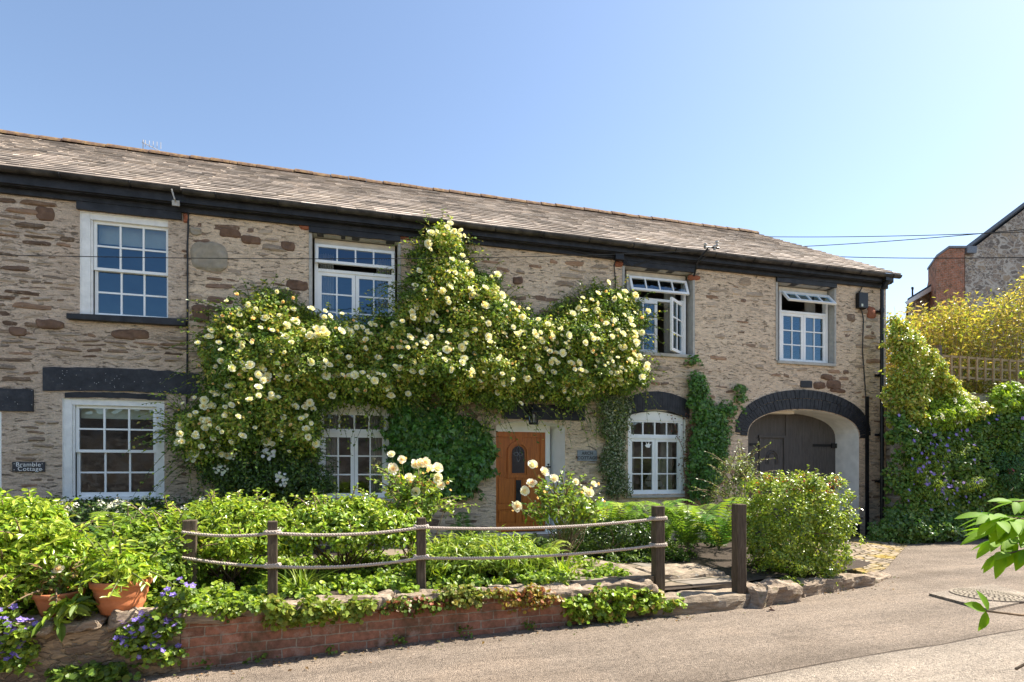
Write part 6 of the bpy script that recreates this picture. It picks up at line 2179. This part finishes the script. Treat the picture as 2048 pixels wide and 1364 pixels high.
def curtain_plant(name, label, cat, pxpoly, seed, n, m, size, kind, pal, depth=0.3, weights=None, mat='leaf', gap=0.5, yb=YW, flowers=(), zs=1.0):
    g = np.random.default_rng(seed)
    poly = px_poly(pxpoly, yb - 0.15)
    cx_ = sum(p[0] for p in poly) / len(poly)
    t = thing(name, label, cat, (cx_, yb - 0.1, min(p[1] for p in poly)))
    x_, z_ = sample_poly(g, poly, n, gap, 0.9, 0.22)
    d = np.clip(edge_dist(x_, z_, poly) / .35, .2, 1)
    bumps = np.array([0.75 + 0.7 * noise.noise(Vector((a * 1.3, b_ * 1.3, seed))) for a, b_ in zip(x_, z_)])
    y_ = yb - 0.04 - depth * d * np.clip(bumps, .15, 1.4) * g.random(n) ** .5
    c = np.stack([x_, y_, z_], 1)
    outs = unit(np.stack([g.normal(0, .25, n), -np.ones(n), g.normal(.4, .2, n)], 1))
    P, N, idx = clump_cloud(g, c, outs, g.uniform(.07, .18, n), m)
    P[:, 1] = np.minimum(P[:, 1], yb + 0.05)
    foliage('foliage', kind, P, N, size * g.uniform(.6, 1.2, len(P)), pick_cols(g, len(P), pal, weights), t, g, mat, .7)
    for (nm, ms, cnt, fs_) in flowers:
        k = g.choice(n, cnt)
        put_blooms(t, nm, ms, c[k] + outs[k] * .17, unit(outs[k] + g.normal(0, .3, (cnt, 3))), fs_ * g.uniform(.75, 1.25, cnt), g)
    return t


curtain_plant('wall_creeper', 'dense curtain of small-leaved creeper with purple flowers covering the retaining wall', 'creeper', [(1772, 820), (1850, 830), (1900, 850), (1960, 820), (2060, 800), (2200, 800), (2200, 1085), (2048, 1085), (1950, 1082), (1850, 1090), (1772, 1078)], 111, 1500, 40, 0.062, 'round', IVYP + GREEN[:2], 0.35, flowers=[('blossom', PURPLE, 160, 0.085)])
curtain_plant('ivy', 'glossy ivy spreading from the foot of the cottage corner onto the lane', 'ivy', [(1740, 1060), (1790, 1010), (1860, 1010), (1960, 1040), (1950, 1078), (1860, 1092), (1780, 1090), (1745, 1085)], 112, 200, 34, 0.08, 'ivy', IVYP, 0.35, mat='leafgloss', yb=YW - 0.15)
curtain_plant('valerian', 'leafy valerian with white flower heads at the top of the creeper wall', 'flowering plant', [(1840, 850), (1860, 800), (1930, 790), (1975, 815), (1930, 850), (1880, 860)], 113, 110, 26, 0.10, 'long', BRIGHT[:3] + GREEN[1:2], 0.55, flowers=[('flower_head', WHITEUMB, 10, .14)], yb=YW - .1)
curtain_plant('valerian', 'valerian with pink flower heads growing out of the creeper wall', 'flowering plant', [(1960, 960), (1990, 900), (2060, 890), (2120, 930), (2110, 1000), (2020, 1010)], 114, 170, 26, 0.10, 'long', [(0.06, 0.14, 0.05), (0.08, 0.18, 0.06)], 0.6, flowers=[('flower_head', PINKUMB, 7, .2), ('flower_head', WHITEUMB, 5, .13)], yb=YW - .1)
curtain_plant('wall_shrub', 'light green shrub climbing over the wall top beside the downpipe', 'shrub', [(1770, 650), (1792, 628), (1812, 655), (1830, 660), (1856, 700), (1880, 728), (1905, 770), (1960, 800), (1950, 850), (1880, 870), (1800, 880), (1770, 850)], 115, 560, 28, 0.085, 'rose', [(0.33, 0.41, 0.05), (0.44, 0.45, 0.07), (0.22, 0.32, 0.045), (0.48, 0.41, 0.09)], 0.6, mat='leafgloss', yb=YW + 0.25)
curtain_plant('leafy_climber', 'green climber hanging over the wall top below the trellis', 'climber', [(1985, 790), (2010, 770), (2060, 745), (2150, 740), (2150, 830), (2040, 840), (1990, 830)], 116, 200, 30, 0.10, 'ivy', BRIGHT[:3] + GREEN[1:2], 0.5, yb=YW - .05)

curtain_plant('fleabane', 'fine pale green plant in tufts down the middle of the creeper wall', 'flowering plant', [(1800, 930), (1850, 890), (1930, 870), (1990, 900), (1960, 980), (1890, 1010), (1820, 1000)], 117, 150, 26, 0.075, 'blade', BRIGHT[:2] + GREEN[1:3], 0.62, flowers=[('blossom', PURPLE, 60, 0.08)], yb=YW - .1, gap=0.15)
YT = 0.05
tr = thing('trellis', 'square wooden trellis fence standing on top of the overgrown wall', 'trellis', (X(1960, YT), YT, onY(1960, 752, YT).z))
zt0, zt1 = onY(1890, 712, YT).z, onY(1890, 753, YT).z
xa, xb_ = X(1884, YT), X(2250, YT)
for z_ in (zt0, (zt0 + zt1) / 2, zt1):
    b = MB(); b.box(xa, xb_, YT, YT + 0.03, z_ - 0.025, z_ + 0.025); b.build('rail', M['trellis'], tr)
x_ = xa
k = 0
while x_ < xb_:
    b = MB(); b.M = Matrix.Translation((x_, 0, 0)) @ Matrix.Shear('XZ', 4, (0.0, 0.0)) if False else Matrix.Translation((x_, 0, 0))
    b.box(-0.025, 0.025, YT - 0.032, YT - 0.002, zt1 - 0.07, zt0 + 0.03)
    b.build('upright', M['trellis'], tr)
    x_ += 0.285
    k += 1
b = MB(); q = X(1880, YT); b.box(q - 0.05, q + 0.03, YT - 0.03, YT + 0.06, 2.9, onY(1880, 690, YT).z); b.build('post', M['oldwood'], tr)

# bamboo hedge: canes with sprays of narrow leaves
g = np.random.default_rng(121)
bam = thing('bamboo_hedge', 'yellow-green bamboo hedge growing behind the wooden trellis', 'bamboo', (X(1960, 0.9), 0.9, 3.0))
paths, P, N, A = [], [], [], []
xa, xb_ = X(1772, .9), X(2260, .9)
topf = lambda px: np.interp(px, [1780, 1830, 1880, 1930, 1990, 2020, 2048, 2200], [650, 632, 618, 622, 612, 592, 570, 520])
for _ in range(360):
    x_ = g.uniform(xa, xb_); y_ = g.uniform(0.75, 1.9)
    pxx = CX + F * math.tan(math.atan2(x_, y_ + D) - TH)
    zt_ = onY(pxx, topf(pxx), y_).z + g.normal(0, .22)
    ln = T((g.normal(0, .10), g.normal(0, .06), 0))
    pts = [T((x_, y_, 3.0)) + ln * t_ * t_ * (zt_ - 3) + T((0, 0, (zt_ - 3) * t_)) for t_ in (0, .3, .6, .85, 1)]
    paths.append([tuple(p) for p in pts])
    for k in range(62):
        t_ = g.uniform(.12, 1.0)
        p = T((x_, y_, 3.0)) + ln * t_ * t_ * (zt_ - 3) + T((0, 0, (zt_ - 3) * t_)) + g.normal(0, 1, 3) * T((.16, .13, .05))
        P.append(p); a = g.normal(0, 1, 3); a[2] = a[2] * .5 - .35; A.append(a); N.append(g.normal(0, .5, 3) + T((0, -.2, .8)))
P, N, A = np.array(P), np.array(N), np.array(A)
foliage('foliage', 'long', P, N, g.uniform(.08, .15, len(P)), pick_cols(g, len(P), [(0.34, 0.33, 0.055), (0.44, 0.39, 0.075), (0.24, 0.27, 0.045), (0.50, 0.40, 0.11)]), bam, g, 'leaf', .4, A)
stem_mesh(bam, paths, 0.011, 'canes', 'trellis', 5)

# the gabled house up the hill
YH = 13.0
fh = thing('gabled_house', 'stone house with dark gable verge and brick chimney stack behind the bamboo', 'house', (X(2050, YH), YH, 3.0))
ga = [onY(1930, 1000, YH), onY(2420, 1000, YH), onY(2420, 500, YH), onY(2180, 318, YH), onY(1938, 503, YH), onY(1930, 503, YH)]
b = MB(); b.prism([(p.x, p.z) for p in ga], YH, YH + 9); b.build('wall', M['far_stone'], fh)
pk, lo, ro = onY(2180, 308, YH), onY(1930, 497, YH), onY(2430, 497, YH)
for a_, c_ in ((lo, pk), (pk, ro)):
    b = MB()
    dv = (c_ - a_).normalized(); up = Vector((-dv.z, 0, dv.x))
    if up.z < 0: up = -up
    q = [a_ - dv * .25, c_, c_ + up * .16, a_ - dv * .25 + up * .16]
    b.prism([(p.x, p.z) for p in q], YH - 0.22, YH + 9.2)
    b.build('roof', M['slate_blue'], fh)
b = MB(); q = [onY(1934, 505, YH - .3), onY(1936, 492, YH - .3), onY(1955, 492, YH - .3), onY(1953, 506, YH - .3)]; b.prism([(p.x, p.z) for p in q], YH - .3, YH - .1); b.build('gutter_end', M['leadgrey'], fh)
YC = YH - 0.35
ch = [onY(1873, 1000, YC), onY(1929, 1000, YC), onY(1929, 497, YC), onY(1898, 497, YC), onY(1873, 515, YC)]
b = MB(); b.prism([(p.x, p.z) for p in ch], YC, YC + 1.6); b.build('chimney_stack', M['farbrick'], fh)
b = MB(); cp = [onY(1871, 515, YC), onY(1897, 496, YC), onY(1931, 496, YC), onY(1931, 492, YC), onY(1896, 492, YC), onY(1871, 510, YC)]; b.prism([(p.x, p.z) for p in cp], YC - .05, YC + 1.65); b.build('coping', M['leadgrey'], fh)
YL = YH + 1.0
lw = [onY(1786, 1000, YL), onY(1876, 1000, YL), onY(1876, 548, YL), onY(1786, 605, YL)]
b = MB(); b.prism([(p.x, p.z) for p in lw], YL, YL + 6); b.build('side_wall', M['far_stone'], fh)
b = MB(); q = [onY(1782, 606, YL), onY(1879, 546, YL), onY(1879, 539, YL), onY(1782, 598, YL)]; b.prism([(p.x, p.z) for p in q], YL - .3, YL + 6); b.build('lean_to_roof', M['slate_blue'], fh)
b = MB(); q = [onY(1795, 607, YL - .4), onY(1878, 560, YL - .4), onY(1878, 549, YL - .4), onY(1790, 602, YL - .4)]; b.prism([(p.x, p.z) for p in q], YL - .4, YL - .31); b.build('bargeboard', M['white'], fh)
b = MB(); q = [onY(1829, 553, YL - .1), onY(1870, 526, YL - .1), onY(1873, 531, YL - .1), onY(1832, 556, YL - .1)]; b.prism([(p.x, p.z) for p in q], YL, YL + 1.4); b.build('skylight', M['leadgrey'], fh)
for (px, py) in ((1800, 568), (1863, 538)):
    b = MB(); p = onY(px, py + 14, YL - .2); zz = onY(px, py, YL - .2).z
    b.lathe((p.x, YL + .3, 0), [(0.07, p.z - .2), (0.07, zz), (0.10, zz), (0.10, zz + .09), (0.0, zz + .11)], 10); b.build('vent_pipe', M['gatedark'], fh)

for o_ in bpy.data.objects:
    if o_.parent is fh:
        for v_ in o_.data.vertices:
            v_.co.x += 1.15 * max(0.0, v_.co.y + fh.location.y - YH)

# ------------------------------------------------------------------ on the lane
mc = onZ(1962, 1193, zroad(6.5))
t = thing('manhole_cover', 'round studded manhole cover set in a pale square frame in the lane', 'manhole cover', (mc.x, mc.y, zroad(mc.x)))
zc = zroad(mc.x) + 0.014
q = [onZ(1858, 1187, zc), onZ(1985, 1168, zc), onZ(2085, 1196, zc), onZ(1975, 1218, zc)]
b = MB(); b.slab([(p.x, p.y) for p in q], zc - 0.05, zc + 0.004); b.build('frame', M['road2'], t)
ctr = sum(q, Vector()) / 4
R_ = min((q[i] - q[(i + 1) % 4]).length for i in range(4)) * 0.48
b = MB(); b.lathe((ctr.x, ctr.y, 0), [(R_, zc - .02), (R_, zc + .008), (0.001, zc + .009)], 40); b.build('lid', M['oldwood'], t)
k_ = 0
b = MB()
for ri in range(1, 9):
    rr = R_ * ri / 8.6
    cnt = max(5, int(rr * 2 * math.pi / 0.062))
    for k in range(cnt):
        th = 2 * math.pi * k / cnt
        b.M = Matrix.Translation((ctr.x + rr * math.cos(th), ctr.y + rr * math.sin(th), zc + 0.012)) @ Matrix.Rotation(th, 4, 'Z')
        b.box(-0.016, 0.016, -0.022, 0.022, -0.004, 0.006)
o_ = b.build('studs', M['palestone'], t)
for (label, px, py) in (('curled dry leaf lying on the lane near the cobbled corner', 1697, 1196), ('dark dry leaf lying on the lane below the pale boulder', 1537, 1219)):
    p = onZ(px, py, zroad(5) + 0.012)
    gq = np.random.default_rng(px)
    V, Fq, c = leaves_arrays('rose', np.array([tuple(p), tuple(p + Vector((.03, .01, .01)))]), np.array([(0, -.3, 1.), (.3, .2, 1.)]), np.array([.10, .07]), pick_cols(gq, 2, [(0.06, 0.03, 0.02)]), gq)
    tag(link('fallen_leaf', np_mesh('fallen_leaf', V, Fq, M['leaf'], c), None, p), label, 'leaf', 'dry leaves on the lane')

# dead leaves and grit gathered along the foot of the wall
g = np.random.default_rng(301)
n = 520
x_ = g.uniform(-4, 8.2, n)
y_ = np.array([kerb_y(v) for v in x_]) - np.abs(g.normal(0, .16, n)) - .06
P = np.stack([x_, y_, np.array([zr2(a, c) for a, c in zip(x_, y_)]) + .012], 1)
o_ = foliage('leaf_litter', 'small', P, np.tile(T((0, 0, 1)), (n, 1)), g.uniform(.012, .05, n), pick_cols(g, n, [(0.16, 0.09, 0.045), (0.10, 0.065, 0.04), (0.24, 0.16, 0.08), (0.13, 0.14, 0.05)]), None, g)
tag(o_, 'dead leaves and grit gathered along the foot of the garden wall', 'leaf litter', None, 'stuff')

# ------------------------------------------------------------------ the leafy branches that reach in beside the camera
def big_leaf(b, base, axis, nrm, L_, wd, mi=0):
    a = axis.normalized(); x_ = a.cross(nrm).normalized(); z_ = x_.cross(a)
    prof = [(0, .0), (.12, .45), (.3, .9), (.5, 1.0), (.7, .78), (.87, .40), (1.0, 0.0)]
    vs, fs = [], []
    for t_, w_ in prof:
        bend = -0.22 * t_ * t_ * L_
        c_ = base + a * L_ * t_ + z_ * bend
        vs += [c_ - x_ * wd * w_ + z_ * wd * .25 * w_, c_, c_ + x_ * wd * w_ + z_ * wd * .25 * w_]
    for i in range(len(prof) - 1):
        k = i * 3
        fs += [(k, k + 1, k + 4, k + 3), (k + 1, k + 2, k + 5, k + 4)]
    b.add(vs, fs, mi)


def mk_bigleaf():
    t = NT('branch_leaf')
    n = t.noise(t.obj(), 9, 3)
    c = t.ramp(n.outputs[0], [(0.3, (0.15, 0.31, 0.012)), (0.7, (0.23, 0.39, 0.018))])
    p = t.n('BsdfPrincipled', {'Base Color': c, 'Roughness': 0.6, 'Specular IOR Level': 0.2})
    tr_ = t.n('BsdfTranslucent', {'Color': t.mix(1.0, c, (1.5, 1.5, 0.7), 'MULTIPLY')})
    mx = t.n('MixShader', {0: 0.45, 1: p.outputs[0], 2: tr_.outputs[0]})
    t.t.links.new(mx.outputs[0], t.out.inputs[0])
    return t.mat


M['bigleaf'] = mk_bigleaf()
root = atD(2380, 1300, 3.2); root.z = zroad(root.x)
fb = thing('elder_bush', 'bright green leafy branches reaching in from a bush beside the lane', 'bush', tuple(root))
rr_ = random.Random(5)
b, st_ = MB(), []
top = atD(2300, 1010, 3.1)
main = [root, root.lerp(top, .5) + Vector((.05, 0, 0)), top]
st_.append([tuple(p) for p in main])


def limb(a, c, nl, L_, wd, sag=0.0, facing=None):
    pts = [a.lerp(c, i / 8) + Vector((0, 0, sag * 4 * (i / 8) * (1 - i / 8))) for i in range(9)]
    st_.append([tuple(p) for p in pts])
    for k in range(nl):
        t_ = 0.45 + 0.55 * k / max(1, nl - 1)
        i = min(7, int(t_ * 8)); p = pts[i].lerp(pts[i + 1], t_ * 8 - i)
        tg = (pts[i + 1] - pts[i]).normalized()
        sd = tg.cross(Vector((0, 0, 1))).normalized() * (1 if k % 2 else -1)
        ax = tg * rr_.uniform(.5, .9) + sd * (rr_.uniform(.3, .9) if k < nl - 1 else 0.05) + Vector((0, 0, rr_.uniform(-.55, .15)))
        big_leaf(b, p, ax, Vector((rr_.uniform(-.4, .4), rr_.uniform(-.7, 0), 1)), L_ * rr_.uniform(.8, 1.15), wd * rr_.uniform(.85, 1.15))


limb(top, atD(1985, 1062, 3.0), 22, 0.17, 0.027)
limb(atD(2180, 1030, 3.05), atD(1990, 1040, 2.9), 18, 0.16, 0.026)
limb(atD(2200, 1060, 3.05), atD(1995, 1080, 3.1), 18, 0.16, 0.027)
limb(atD(2160, 1000, 3.05), atD(2025, 1003, 3.0), 12, 0.13, 0.022)
st_.append([tuple(atD(2240, 1180, 3.1)), tuple(atD(2100, 1232, 2.7)), tuple(atD(2040, 1230, 2.6)), tuple(atD(1972, 1222, 2.55))])
for (p, c) in ((atD(1972, 1222, 2.55), Vector((-.5, .1, .25))), (atD(1972, 1222, 2.55), Vector((-.28, -.1, -.55))), (atD(1976, 1222, 2.55), Vector((-.08, .1, .5)))):
    big_leaf(b, p, c, Vector((.1, -.8, .5)), 0.095, 0.024)
limb(atD(2240, 1180, 3.1), atD(2140, 1150, 2.9), 8, 0.15, 0.034)
st_.append([tuple(atD(2300, 1200, 3.1)), tuple(atD(2120, 1290, 2.5)), tuple(atD(2032, 1338, 2.3))])
limb(atD(2170, 1075, 3.0), atD(2000, 1110, 3.0), 16, 0.15, 0.025)
limb(atD(2150, 1050, 2.9), atD(1975, 1030, 2.95), 16, 0.15, 0.024)
b.build('foliage', M['bigleaf'], fb, smooth=True)
bb = MB()
for p in st_[1:]:
    bb.tube(p, [0.008 * (1 - 0.5 * i / len(p)) for i in range(len(p))], 6)
bb.tube(st_[0], [0.025, 0.02, 0.012], 8)
bb.build('stem', M['bark'], fb, smooth=True)
